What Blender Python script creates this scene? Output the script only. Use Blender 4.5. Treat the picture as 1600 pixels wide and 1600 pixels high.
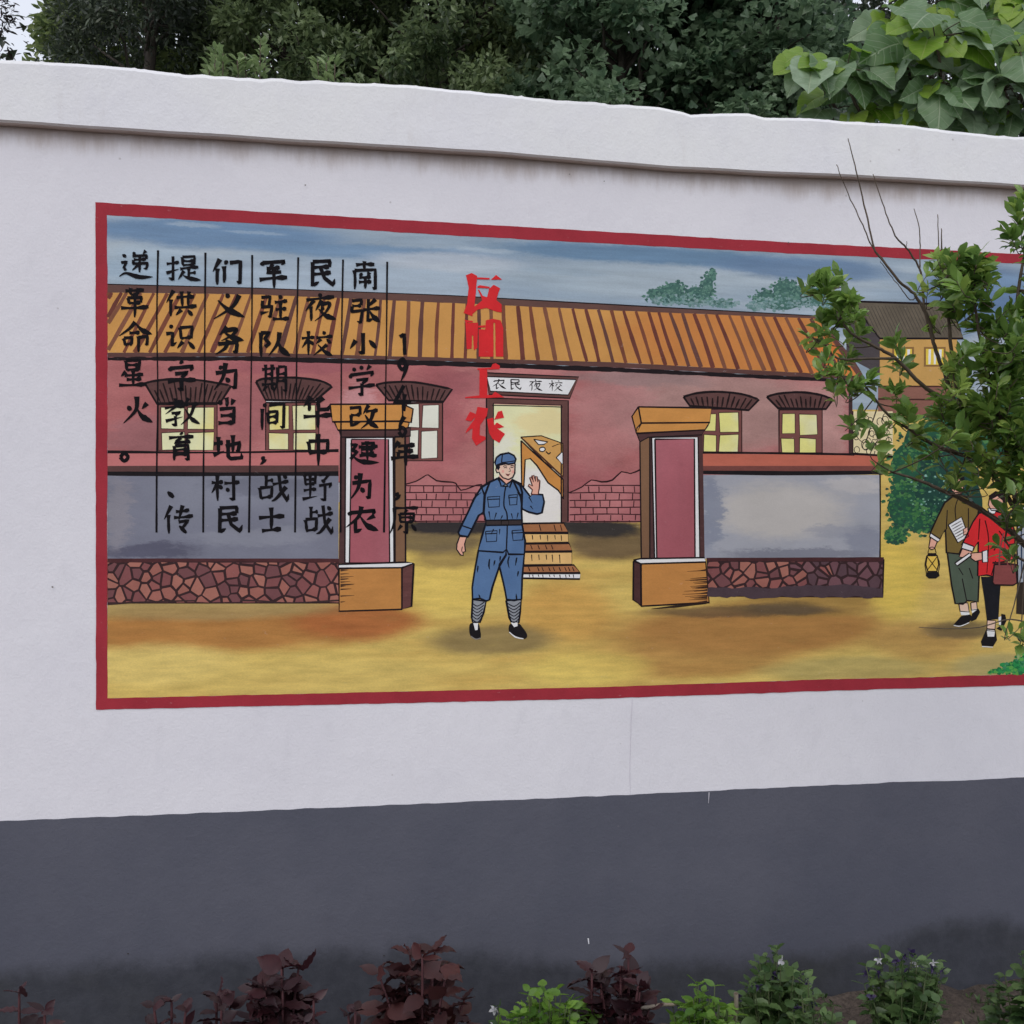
import bpy, math, random
import numpy as np
from mathutils import Vector, Matrix, noise as mnoise

# ------------------------------------------------------------------ clear, camera, world, sun, exposure
for o in list(bpy.data.objects):
    bpy.data.objects.remove(o)
SC = bpy.context.scene
COL = SC.collection
R = math.radians
random.seed(7)
rng = np.random.default_rng(7)

F_PX, HOR = 1677.0, 855.0          # focal length and horizon row, in pixels of a 1600 px picture
CAM_H, D = 1.58, 3.5               # eye height, distance to the wall along the view
TH = math.atan(F_PX / 9100.0)      # the wall runs slightly away to the right

cam_d = bpy.data.cameras.new('camera')
cam_d.sensor_width = 36.0
cam_d.lens = 36.0 * F_PX / 1600.0
cam_d.shift_y = (HOR - 800.0) / 1600.0
cam_d.clip_start, cam_d.clip_end = 0.05, 2000.0
cam = bpy.data.objects.new('camera', cam_d)
cam.location = (0, 0, CAM_H)
cam.rotation_euler = (R(90), 0, 0)
COL.objects.link(cam)
SC.camera = cam

SUN_EL, SUN_AZ = 50.0, 200.0       # high behind the viewer's left shoulder, veiled by cloud
world = bpy.data.worlds.new('World')
SC.world = world
world.use_nodes = True
wn, wl = world.node_tree.nodes, world.node_tree.links
wn.clear()
w_out = wn.new('ShaderNodeOutputWorld')
w_bg = wn.new('ShaderNodeBackground')
w_sky = wn.new('ShaderNodeTexSky')
w_sky.sky_type = 'NISHITA'
w_sky.sun_disc = False
w_sky.sun_elevation = R(SUN_EL)
w_sky.sun_rotation = R(SUN_AZ)
w_sky.air_density = 1.0
w_sky.dust_density = 4.0
w_sky.ozone_density = 1.0
w_bg.inputs['Strength'].default_value = 0.11
w_mix = wn.new('ShaderNodeMix')      # a bright, even cloud layer over most of the blue
w_mix.data_type = 'RGBA'
w_mix.inputs[0].default_value = 0.72
w_mix.inputs[7].default_value = (9.0, 9.3, 10.2, 1.0)
wl.new(w_sky.outputs[0], w_mix.inputs[6])
wl.new(w_mix.outputs[2], w_bg.inputs['Color'])
wl.new(w_bg.outputs[0], w_out.inputs['Surface'])

sun_d = bpy.data.lights.new('sun', 'SUN')
sun_d.energy = 0.75
sun_d.angle = R(45)
sun_d.color = (1.0, 0.96, 0.92)
sun = bpy.data.objects.new('sun', sun_d)
_az, _el = R(SUN_AZ), R(SUN_EL)
sdir = Vector((math.sin(_az) * math.cos(_el), math.cos(_az) * math.cos(_el), math.sin(_el)))
sun.rotation_euler = sdir.to_track_quat('Z', 'Y').to_euler()
sun.location = sdir * 30
COL.objects.link(sun)

SC.view_settings.view_transform = 'Standard'
SC.view_settings.look = 'None'
SC.view_settings.gamma = 1.0
SC.view_settings.exposure = 0.08

# ------------------------------------------------------------------ helpers
def lin(c):
    c = c / 255.0
    return c / 12.92 if c <= 0.04045 else ((c + 0.055) / 1.055) ** 2.4

def paint(r, g, b, k=0.72):
    """base colour of a paint that shows as r,g,b on the evenly lit wall"""
    return tuple(min(0.9, lin(v) / k) for v in (r, g, b))

def empty(name, loc=(0, 0, 0), rz=0.0, label=None, cat=None, group=None):
    o = bpy.data.objects.new(name, None)
    o.empty_display_size = 0.1
    o.location = loc
    o.rotation_euler = (0, 0, rz)
    COL.objects.link(o)
    tag(o, label, cat, group)
    return o

def tag(o, label=None, cat=None, group=None, kind=None):
    if label: o['label'] = label
    if cat: o['category'] = cat
    if group: o['group'] = group
    if kind: o['kind'] = kind
    return o

def link_mesh(name, me, parent=None):
    o = bpy.data.objects.new(name, me)
    COL.objects.link(o)
    if parent: o.parent = parent
    return o

def pix(px, py, y):
    """a point at distance y along the view that the photograph shows at px,py"""
    return Vector(((px - 800.0) / F_PX * y, y, CAM_H + (HOR - py) / F_PX * y))

WALL0 = Vector((0, D, 0))
EC, ES = math.cos(TH), math.sin(TH)
def P(px, py, off=0.0):
    """photograph pixel -> wall coordinates (along, up) on the plane `off` metres proud of the wall"""
    dx, dz = (px - 800.0) / F_PX, (HOR - py) / F_PX
    # camera in wall coordinates: (-D*ES, -D*EC); ray direction in wall coordinates
    rx, ry = dx * EC + ES, -dx * ES + EC
    t = (D * EC - off) / ry
    return (-D * ES + t * rx, CAM_H + t * dz)

def wallpt(u, z, off=0.0):
    """wall coordinates -> world"""
    return Vector((u * EC + off * ES, D + u * ES - off * EC, z))

# ------------------------------------------------------------------ materials
MATS = {}
def new_mat(name):
    m = bpy.data.materials.new(name)
    m.use_nodes = True
    nt = m.node_tree
    return m, nt.nodes, nt.links, nt.nodes['Principled BSDF']

def mixc(N, L, fac, a, b, mode='MIX'):
    n = N.new('ShaderNodeMix')
    n.data_type = 'RGBA'
    n.blend_type = mode
    n.clamp_factor = True
    for sock, v in ((0, fac), (6, a), (7, b)):
        if hasattr(v, 'is_output'):
            L.new(v, n.inputs[sock])
        else:
            n.inputs[sock].default_value = v if sock == 0 else tuple(v) + (1.0,)
    return n.outputs[2]

def mathn(N, L, op, a, b=None):
    n = N.new('ShaderNodeMath')
    n.operation = op
    for i, v in enumerate((a, b)):
        if v is None: continue
        if hasattr(v, 'is_output'): L.new(v, n.inputs[i])
        else: n.inputs[i].default_value = v
    return n.outputs[0]

def noise_tex(N, L, coord, scale, detail=4.0, rough=0.55, stretch=(1, 1, 1)):
    mp = N.new('ShaderNodeMapping')
    mp.inputs['Scale'].default_value = stretch
    L.new(coord, mp.inputs['Vector'])
    n = N.new('ShaderNodeTexNoise')
    n.inputs['Scale'].default_value = scale
    n.inputs['Detail'].default_value = detail
    n.inputs['Roughness'].default_value = rough
    L.new(mp.outputs[0], n.inputs['Vector'])
    return n

def maprange(N, L, v, a, b, c=0.0, d=1.0, smooth=True):
    n = N.new('ShaderNodeMapRange')
    n.interpolation_type = 'SMOOTHSTEP' if smooth else 'LINEAR'
    L.new(v, n.inputs['Value'])
    for i, x in zip((1, 2, 3, 4), (a, b, c, d)):
        n.inputs[i].default_value = x
    return n.outputs[0]

def paint_mat(rgb, var=0.16, stretch=(1, 1, 5), scale=9.0, patches=(), k=0.72, second=None, amt2=0.5, bump=0.05, wob=0.05):
    """wall paint laid on by brush: stretched tone variation, plus soft patches of other colours mixed in"""
    key = (rgb, var, stretch, scale, tuple(patches), k, second, amt2)
    if key in MATS: return MATS[key]
    m, N, L, B = new_mat('wall_paint')
    tc = N.new('ShaderNodeTexCoord').outputs['Object']
    c = paint(*rgb, k)
    n1 = noise_tex(N, L, tc, scale, 5, 0.6, stretch)
    n2 = noise_tex(N, L, tc, scale * 0.35, 3, 0.5, stretch)
    n3 = noise_tex(N, L, tc, 160, 3, 0.6, (1, 1, 2.2))
    colr = c
    if second:
        colr = mixc(N, L, mathn(N, L, 'MULTIPLY', maprange(N, L, n2.outputs[0], 0.42, 0.66), amt2), c, paint(*second, k))
    if patches:
        dn = noise_tex(N, L, tc, 5.0, 10, 0.8, (0.8, 1, 2.8))
        sub = N.new('ShaderNodeVectorMath'); sub.operation = 'SUBTRACT'
        L.new(dn.outputs['Color'], sub.inputs[0]); sub.inputs[1].default_value = (0.5, 0.5, 0.5)
        scl = N.new('ShaderNodeVectorMath'); scl.operation = 'MULTIPLY'
        L.new(sub.outputs[0], scl.inputs[0]); scl.inputs[1].default_value = (wob * 6, 0, wob * 2.4)
        add = N.new('ShaderNodeVectorMath'); add.operation = 'ADD'
        L.new(tc, add.inputs[0]); L.new(scl.outputs[0], add.inputs[1])
        for (px, py, rx, ry, pc, st) in patches:
            u, z = P(px, py)
            mp = N.new('ShaderNodeMapping'); mp.vector_type = 'TEXTURE'
            mp.inputs['Location'].default_value = (u, 0, z)
            mp.inputs['Scale'].default_value = (rx * 0.0021, 1.0, ry * 0.0021)
            L.new(add.outputs[0], mp.inputs['Vector'])
            flat = N.new('ShaderNodeVectorMath'); flat.operation = 'MULTIPLY'
            L.new(mp.outputs[0], flat.inputs[0]); flat.inputs[1].default_value = (1, 0, 1)
            ln = N.new('ShaderNodeVectorMath'); ln.operation = 'LENGTH'
            L.new(flat.outputs[0], ln.inputs[0])
            f = maprange(N, L, ln.outputs['Value'], 1.0, 0.5, 0.0, st)
            colr = mixc(N, L, f, colr, paint(*pc, k))
    v = mathn(N, L, 'ADD', maprange(N, L, n1.outputs[0], 0.25, 0.75, 1 - var, 1 + var, False),
              maprange(N, L, n3.outputs[0], 0.3, 0.7, -var * 0.35, var * 0.35, False))
    comb = N.new('ShaderNodeCombineColor')
    for i in range(3): L.new(v, comb.inputs[i])
    colr = mixc(N, L, 1.0, colr, comb.outputs[0], 'MULTIPLY')
    nw = noise_tex(N, L, tc, 34, 7, 0.75, (1, 1, 1.6))
    colr = mixc(N, L, maprange(N, L, nw.outputs[0], 0.62, 0.74, 0, 0.28 if bump else 0.16), colr, paint(188, 182, 182))
    nf = noise_tex(N, L, tc, 11, 5, 0.6, (1, 1, 3))
    colr = mixc(N, L, maprange(N, L, nf.outputs[0], 0.55, 0.75, 0, var), colr, tuple(x * 0.55 for x in c))
    L.new(colr, B.inputs['Base Color'])
    B.inputs['Roughness'].default_value = 0.7
    B.inputs['Specular IOR Level'].default_value = 0.15
    if bump:
        bp = N.new('ShaderNodeBump')
        bp.inputs['Strength'].default_value = bump * 4
        bp.inputs['Distance'].default_value = 0.008
        np_ = noise_tex(N, L, tc, 14, 5, 0.6, (1, 1, 0.6))
        L.new(mathn(N, L, 'ADD', mathn(N, L, 'MULTIPLY', n3.outputs[0], 0.35), np_.outputs[0]), bp.inputs['Height'])
        L.new(bp.outputs[0], B.inputs['Normal'])
    MATS[key] = m
    return m

def ink(r=34, g=24, b=28):
    return paint_mat((int(r * 0.78), int(g * 0.78), int(b * 0.78)), 0.25, (1, 1, 1), 25.0, bump=0)

def leaf_mat(name, dark, light, trans=0.35, rough=0.45, third=None):
    """leaf tissue: every leaf its own tone, a little light coming through"""
    m, N, L, B = new_mat(name)
    g = N.new('ShaderNodeNewGeometry')
    tc = N.new('ShaderNodeTexCoord').outputs['Object']
    n = noise_tex(N, L, tc, 1.6, 2)
    a = mathn(N, L, 'ADD', mathn(N, L, 'MULTIPLY', mathn(N, L, 'POWER', g.outputs['Random Per Island'], 1.4), 1.0),
              maprange(N, L, n.outputs[0], 0.35, 0.65, -0.25, 0.4))
    c = mixc(N, L, a, dark, light)
    if third:
        c = mixc(N, L, maprange(N, L, g.outputs['Random Per Island'], 0.9, 0.93), c, third)
    n2 = noise_tex(N, L, tc, 90, 2)
    L.new(mixc(N, L, maprange(N, L, n2.outputs[0], 0.3, 0.7, 0.0, 0.25), c, tuple(x * 0.55 for x in dark)), B.inputs['Base Color'])
    B.inputs['Roughness'].default_value = rough
    B.inputs['Specular IOR Level'].default_value = 0.6
    tr = N.new('ShaderNodeBsdfTranslucent')
    L.new(mixc(N, L, 0.4, c, light), tr.inputs['Color'])
    ms = N.new('ShaderNodeMixShader')
    ms.inputs[0].default_value = trans
    out = N['Material Output'] if 'Material Output' in N else [x for x in N if x.type == 'OUTPUT_MATERIAL'][0]
    L.new(B.outputs[0], ms.inputs[1]); L.new(tr.outputs[0], ms.inputs[2])
    L.new(ms.outputs[0], out.inputs['Surface'])
    return m

def bark_mat(name, a, b):
    m, N, L, B = new_mat(name)
    tc = N.new('ShaderNodeTexCoord').outputs['Object']
    n = noise_tex(N, L, tc, 30, 5, 0.65, (1, 1, 0.25))
    L.new(mixc(N, L, maprange(N, L, n.outputs[0], 0.3, 0.7), a, b), B.inputs['Base Color'])
    B.inputs['Roughness'].default_value = 0.85
    bp = N.new('ShaderNodeBump'); bp.inputs['Strength'].default_value = 0.6; bp.inputs['Distance'].default_value = 0.006
    L.new(n.outputs[0], bp.inputs['Height']); L.new(bp.outputs[0], B.inputs['Normal'])
    return m

# ------------------------------------------------------------------ flat paint work on the wall
def catmull(pts, n=4, closed=False):
    if len(pts) < 3: return list(pts)
    out = []
    m = len(pts)
    rngi = range(m) if closed else range(m - 1)
    for i in rngi:
        p0 = pts[(i - 1) % m] if closed or i > 0 else pts[0]
        p1, p2 = pts[i], pts[(i + 1) % m]
        p3 = pts[(i + 2) % m] if closed or i + 2 < m else pts[-1]
        for k in range(n):
            t = k / n
            out.append(tuple(0.5 * (2 * p1[j] + (p2[j] - p0[j]) * t + (2 * p0[j] - 5 * p1[j] + 4 * p2[j] - p3[j]) * t * t
                             + (3 * p1[j] - p0[j] - 3 * p2[j] + p3[j]) * t ** 3) for j in range(2)))
    if not closed: out.append(tuple(pts[-1]))
    return out

LAYER = 0.00013
BASE_OFF = 0.0012
class Paint:
    """collects flat patches and brush lines of one painted thing; coordinates are photograph pixels"""
    def __init__(s, zoom=None):
        s.v, s.f, s.fm, s.m, s.i = [], [], [], [], 0
        s.zoom = zoom or (0, 0, 1.0)
    def _q(s, p):
        ox, oy, k = s.zoom
        return (ox + p[0] / k, oy + p[1] / k)
    def _mat(s, m):
        if m not in s.m: s.m.append(m)
        return s.m.index(m)
    def _off(s, L):
        s.i += 1
        return BASE_OFF + L * LAYER + (s.i % 60) * 2.2e-6
    def poly(s, pts, m, L, smooth=0, ol=0, olm=None, raw=False, wob=0):
        q = [p if raw else s._q(p) for p in pts]
        if smooth: q = catmull(q, smooth, True)
        if wob: q = rough_edge(q, wob)
        off = s._off(L)
        b = len(s.v)
        for p in q:
            u, z = P(p[0], p[1], off)
            s.v.append((u, -off, z))
        s.f.append(list(range(b, b + len(q)))); s.fm.append(s._mat(m))
        if ol: s.line(q + [q[0]], ol * 1.4, olm or ink(), L + 0.6, raw=True, smooth=0)
    def rect(s, x0, y0, x1, y1, m, L, **k):
        s.poly([(x0, y0), (x1, y0), (x1, y1), (x0, y1)], m, L, **k)
    def line(s, pts, w, m, L, raw=False, smooth=4, jit=0.12):
        q = [p if raw else s._q(p) for p in pts]
        if smooth and len(q) > 2: q = catmull(q, smooth)
        if len(q) == 2:
            n = max(2, int(math.dist(q[0], q[1]) / 25) + 1)
            q = [(q[0][0] + (q[1][0] - q[0][0]) * i / n, q[0][1] + (q[1][1] - q[0][1]) * i / n) for i in range(n + 1)]
        n = len(q)
        if isinstance(w, (int, float)): w = [w]
        off = s._off(L)
        b = len(s.v)
        for i, p in enumerate(q):
            a, c = q[max(0, i - 1)], q[min(n - 1, i + 1)]
            dx, dy = c[0] - a[0], c[1] - a[1]
            l = math.hypot(dx, dy) or 1e-6
            t = i / (n - 1) * (len(w) - 1)
            k = min(int(t), len(w) - 2) if len(w) > 1 else 0
            ww = w[0] if len(w) == 1 else w[k] + (w[k + 1] - w[k]) * (t - k)
            ww *= 0.5 * (1 + random.uniform(-jit, jit))
            nx, ny = -dy / l * ww, dx / l * ww
            for sg in (1, -1):
                u, z = P(p[0] + nx * sg, p[1] + ny * sg, off)
                s.v.append((u, -off, z))
        for i in range(n - 1):
            s.f.append([b + 2 * i, b + 2 * i + 1, b + 2 * i + 3, b + 2 * i + 2]); s.fm.append(s._mat(m))
    def dabs(s, pts, m, L, size, rnd=0.5):
        for (x, y) in pts:
            r = size * random.uniform(1 - rnd, 1 + rnd)
            a0 = random.uniform(0, 6.28)
            k = random.randint(5, 7)
            s.poly([(x + r * random.uniform(0.5, 1.15) * math.cos(a0 + i * 6.283 / k),
                     y + r * 0.8 * random.uniform(0.5, 1.15) * math.sin(a0 + i * 6.283 / k)) for i in range(k)], random.choice(m) if isinstance(m, list) else m, L, raw=True)
    def build_split(s, name, parent, x):
        """two pieces left and right of a column x, each its own part"""
        u = P(*s._q((x, 0)))[0]
        for side in (0, 1):
            o = Paint(); o.m = s.m; o.v = s.v
            for f, m in zip(s.f, s.fm):
                c = sum(s.v[i][0] for i in f) / len(f)
                if (c > u) == bool(side): o.f.append(f); o.fm.append(m)
            used = sorted({i for f in o.f for i in f}); mp = {i: k for k, i in enumerate(used)}
            o.v = [s.v[i] for i in used]; o.f = [[mp[i] for i in f] for f in o.f]
            o.build(name, parent)
    def build(s, name, parent, label=None):
        me = bpy.data.meshes.new(name)
        me.from_pydata(s.v, [], s.f)
        for m in s.m: me.materials.append(m)
        me.polygons.foreach_set('material_index', s.fm)
        # every patch of paint faces the viewer's side of the wall
        flip = [p for p in me.polygons if p.normal.y > 0]
        for p in flip: p.flip()
        me.update()
        o = link_mesh(name, me, parent)
        if label: o['label'] = label
        return o

def rough_edge(q, amp, step=6.0):
    out = []
    n = len(q)
    for i in range(n):
        a, b = q[i], q[(i + 1) % n]
        d = math.dist(a, b)
        k = max(1, int(d / step))
        for j in range(k):
            t = j / k
            x, y = a[0] + (b[0] - a[0]) * t, a[1] + (b[1] - a[1]) * t
            nz = mnoise.noise(Vector((x * 0.05, y * 0.05, 3.3)))
            nz2 = mnoise.noise(Vector((x * 0.21, y * 0.21, 8.1)))
            l = d or 1
            out.append((x - (b[1] - a[1]) / l * amp * (nz + 0.5 * nz2), y + (b[0] - a[0]) / l * amp * (nz + 0.5 * nz2)))
    return out

def interp(tab, x):
    if x <= tab[0][0]:
        (x0, y0), (x1, y1) = tab[0], tab[1]
    elif x >= tab[-1][0]:
        (x0, y0), (x1, y1) = tab[-2], tab[-1]
    else:
        for (x0, y0), (x1, y1) in zip(tab, tab[1:]):
            if x0 <= x <= x1: break
    return y0 + (y1 - y0) * (x - x0) / (x1 - x0)

# ------------------------------------------------------------------ GROUND
def nh(x, y, s, o=0.0):
    return mnoise.noise(Vector((x * s, y * s, o)))

def ground_h(x, y):
    u = x * EC + (y - D) * ES
    w = -(-x * ES + (y - D) * EC)             # metres in front of the wall
    h = 0.0
    if -0.2 < w < 2.2 and -6 < u < 8:
        fade = max(0.0, min(1.0, (2.2 - w) / 0.8))
        h = fade * (0.035 * nh(x, y, 2.3) + 0.028 * nh(x, y, 7.0, 4.0) + 0.018 * nh(x, y, 17.0, 9.0))
        h += fade * 0.03 * max(0.0, min(1.0, (u - 0.9) / 0.6))
    return h

def build_ground():
    xs = np.concatenate([[-1500, -300, -60, -20, -8], np.arange(-4, 4.51, 0.025), [8, 20, 60, 300, 1500]])
    ys = np.concatenate([[-1500, -300, -60, -20, -4, 0], np.arange(1.4, 4.6, 0.025), [6, 9, 14, 25, 60, 300, 1500]])
    nx, ny = len(xs), len(ys)
    v = np.zeros((nx * ny, 3))
    k = 0
    for j in range(ny):
        for i in range(nx):
            v[k] = (xs[i], ys[j], ground_h(xs[i], ys[j])); k += 1
    f = [(j * nx + i, j * nx + i + 1, (j + 1) * nx + i + 1, (j + 1) * nx + i) for j in range(ny - 1) for i in range(nx - 1)]
    me = bpy.data.meshes.new('ground')
    me.from_pydata(v.tolist(), [], f)
    me.polygons.foreach_set('use_smooth', [True] * len(f))
    m, N, L, B = new_mat('soil')
    tc = N.new('ShaderNodeTexCoord').outputs['Object']
    n1 = noise_tex(N, L, tc, 5, 6, 0.65)
    n2 = noise_tex(N, L, tc, 70, 6, 0.7)
    c = mixc(N, L, maprange(N, L, n1.outputs[0], 0.3, 0.7), (0.060, 0.043, 0.034), (0.13, 0.10, 0.082))
    c = mixc(N, L, maprange(N, L, n2.outputs[0], 0.35, 0.7), c, (0.035, 0.026, 0.02))
    L.new(c, B.inputs['Base Color'])
    B.inputs['Roughness'].default_value = 0.95
    bp = N.new('ShaderNodeBump'); bp.inputs['Strength'].default_value = 0.9; bp.inputs['Distance'].default_value = 0.012
    L.new(n2.outputs[0], bp.inputs['Height']); L.new(bp.outputs[0], B.inputs['Normal'])
    me.materials.append(m)
    o = link_mesh('ground', me)
    o['kind'] = 'structure'
build_ground()

# ------------------------------------------------------------------ THE WALL
wall = empty('boundary_wall', WALL0, TH, 'long white plastered wall with grey base and a red framed village school mural', 'wall')
wall['kind'] = 'thing'
U0, U1 = -6.0, 9.0

def plaster_mat(white, dirt, name, bump=0.25):
    m, N, L, B = new_mat(name)
    tc = N.new('ShaderNodeTexCoord').outputs['Object']
    n1 = noise_tex(N, L, tc, 1.3, 5, 0.6)
    n2 = noise_tex(N, L, tc, 14, 5, 0.6, (1, 1, 0.6))
    n3 = noise_tex(N, L, tc, 120, 4, 0.65)
    nd = noise_tex(N, L, tc, 2.6, 6, 0.7, (3, 1, 0.7))
    c = mixc(N, L, maprange(N, L, n1.outputs[0], 0.35, 0.7, 0, 0.5), white, dirt)
    c = mixc(N, L, maprange(N, L, n2.outputs[0], 0.52, 0.8, 0, 0.22), c, tuple(x * 0.86 for x in dirt))
    c = mixc(N, L, maprange(N, L, nd.outputs[0], 0.58, 0.78, 0, 0.2), c, tuple(x * 0.8 for x in dirt))
    # tiny specks
    vo = N.new('ShaderNodeTexVoronoi'); vo.inputs['Scale'].default_value = 9
    L.new(tc, vo.inputs['Vector'])
    c = mixc(N, L, maprange(N, L, vo.outputs['Distance'], 0.045, 0.02, 0, 0.35), c, (0.25, 0.22, 0.2))
    L.new(c, B.inputs['Base Color'])
    B.inputs['Roughness'].default_value = 0.8
    B.inputs['Specular IOR Level'].default_value = 0.25
    h = mathn(N, L, 'ADD', mathn(N, L, 'MULTIPLY', n2.outputs[0], 1.2), mathn(N, L, 'MULTIPLY', n3.outputs[0], 0.35))
    bp = N.new('ShaderNodeBump'); bp.inputs['Strength'].default_value = bump; bp.inputs['Distance'].default_value = 0.012
    L.new(h, bp.inputs['Height']); L.new(bp.outputs[0], B.inputs['Normal'])
    return m, N, L, B, c, tc

M_WHITE, _N, _L, _B, _c, _tc = plaster_mat(paint(205, 204, 209), paint(194, 193, 200), 'white_wall_paint')
# dirt streaks and the coping's soft shade, painted as one ragged brown band
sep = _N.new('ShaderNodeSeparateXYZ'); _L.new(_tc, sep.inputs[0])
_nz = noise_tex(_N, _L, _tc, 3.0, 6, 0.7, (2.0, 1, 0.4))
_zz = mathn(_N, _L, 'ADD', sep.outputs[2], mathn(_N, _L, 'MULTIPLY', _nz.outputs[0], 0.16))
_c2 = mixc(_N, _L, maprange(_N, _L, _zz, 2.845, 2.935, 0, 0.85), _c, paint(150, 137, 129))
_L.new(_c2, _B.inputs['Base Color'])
M_COPING, _N, _L, _B, _c, _tc = plaster_mat(paint(209, 210, 217), paint(201, 201, 210), 'white_coping_paint', 0.3)
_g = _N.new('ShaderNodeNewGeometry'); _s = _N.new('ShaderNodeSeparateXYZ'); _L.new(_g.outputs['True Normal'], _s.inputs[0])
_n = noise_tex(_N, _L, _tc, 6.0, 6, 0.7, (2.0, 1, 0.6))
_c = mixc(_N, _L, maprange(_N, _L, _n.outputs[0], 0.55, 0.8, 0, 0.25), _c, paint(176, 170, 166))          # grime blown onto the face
_c = mixc(_N, _L, maprange(_N, _L, _s.outputs[2], -0.5, -0.9, 0, 0.85), _c, paint(172, 152, 140))         # soft brown shade under the coping, put into the soffit colour
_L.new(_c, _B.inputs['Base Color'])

Z_BODY = P(0, 150)[1]
def box_mesh(x0, x1, y0, y1, z0, z1):
    v = [(x0, y0, z0), (x1, y0, z0), (x1, y1, z0), (x0, y1, z0), (x0, y0, z1), (x1, y0, z1), (x1, y1, z1), (x0, y1, z1)]
    f = [(0, 3, 2, 1), (4, 5, 6, 7), (0, 1, 5, 4), (1, 2, 6, 5), (2, 3, 7, 6), (3, 0, 4, 7)]
    return v, f
v, f = box_mesh(U0, U1, 0.0, 0.24, -0.3, 2.93)
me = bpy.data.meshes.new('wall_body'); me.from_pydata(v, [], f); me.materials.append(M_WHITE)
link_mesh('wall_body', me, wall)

# coping: a thick rendered band standing proud of the wall, its top edge uneven
COP = 0.036
TOP = [(-1200, 30), (0, 92), (60, 94), (125, 97), (210, 104), (310, 115), (385, 119), (425, 119), (450, 122), (640, 131), (700, 137), (800, 147),
       (880, 154), (1030, 165), (1065, 172), (1080, 176), (1100, 175), (1170, 175), (1195, 181), (1270, 183), (1310, 186), (1350, 190),
       (1430, 194), (1500, 203), (1550, 210), (1600, 212), (2600, 290), (3300, 335)]
BOT = [(-1200, 118), (0, 190), (350, 213), (800, 241), (1050, 262), (1200, 270), (1370, 277), (1600, 291), (2600, 352), (3300, 392)]
def build_coping():
    cols = []
    px = -1200.0
    while px < 3300:
        cols.append(px); px += 5.0 if -60 < px < 1660 else 40.0
    v, f = [], []
    for i, px in enumerate(cols):
        zt = P(px, interp(TOP, px), COP); zb = P(px, interp(BOT, px), COP)
        u = zt[0]
        j = 0.005 * mnoise.noise(Vector((u * 4.3, 0, 1.0))) + 0.004 * mnoise.noise(Vector((u * 17, 0, 5.0))) * max(0.0, mnoise.noise(Vector((u * 1.7, 3.0, 0.0))) + 0.4) * 2 + 0.007 * max(0, mnoise.noise(Vector((u * 61, 0, 9.0)))) ** 2
        jb = 0.002 * mnoise.noise(Vector((u * 5, 0, 2.0)))
        fw = 0.004 * mnoise.noise(Vector((u * 2.2, 0, 12.0)))
        Zt, Zb = zt[1] + j, zb[1] + jb
        prof = [(0.30, Zb), (-COP + 0.006 - fw, Zb), (-COP - fw, Zb + 0.006), (-COP - fw * 0.5, (Zt + Zb) / 2), (-COP - fw, Zt - 0.014 - abs(j) * 0.5),
                (-COP + 0.004, Zt - 0.004), (-COP + 0.016, Zt), (0.12, Zt + 0.012), (0.30, Zt)]
        for (y, z) in prof: v.append((u, y, z))
        n = len(prof)
        if i:
            a, b = (i - 1) * n, i * n
            for q in range(n - 1): f.append((a + q, a + q + 1, b + q + 1, b + q))
            f.append((a + n - 1, a, b, b + n - 1))
    n = 9
    f.append(tuple(range(n))); f.append(tuple(range(len(v) - 1, len(v) - 1 - n, -1)))
    me = bpy.data.meshes.new('coping'); me.from_pydata(v, [], f)
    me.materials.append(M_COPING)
    import bmesh
    bm = bmesh.new(); bm.from_mesh(me); bmesh.ops.recalc_face_normals(bm, faces=bm.faces); bm.to_mesh(me); bm.free()
    link_mesh('coping', me, wall)
build_coping()

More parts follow.
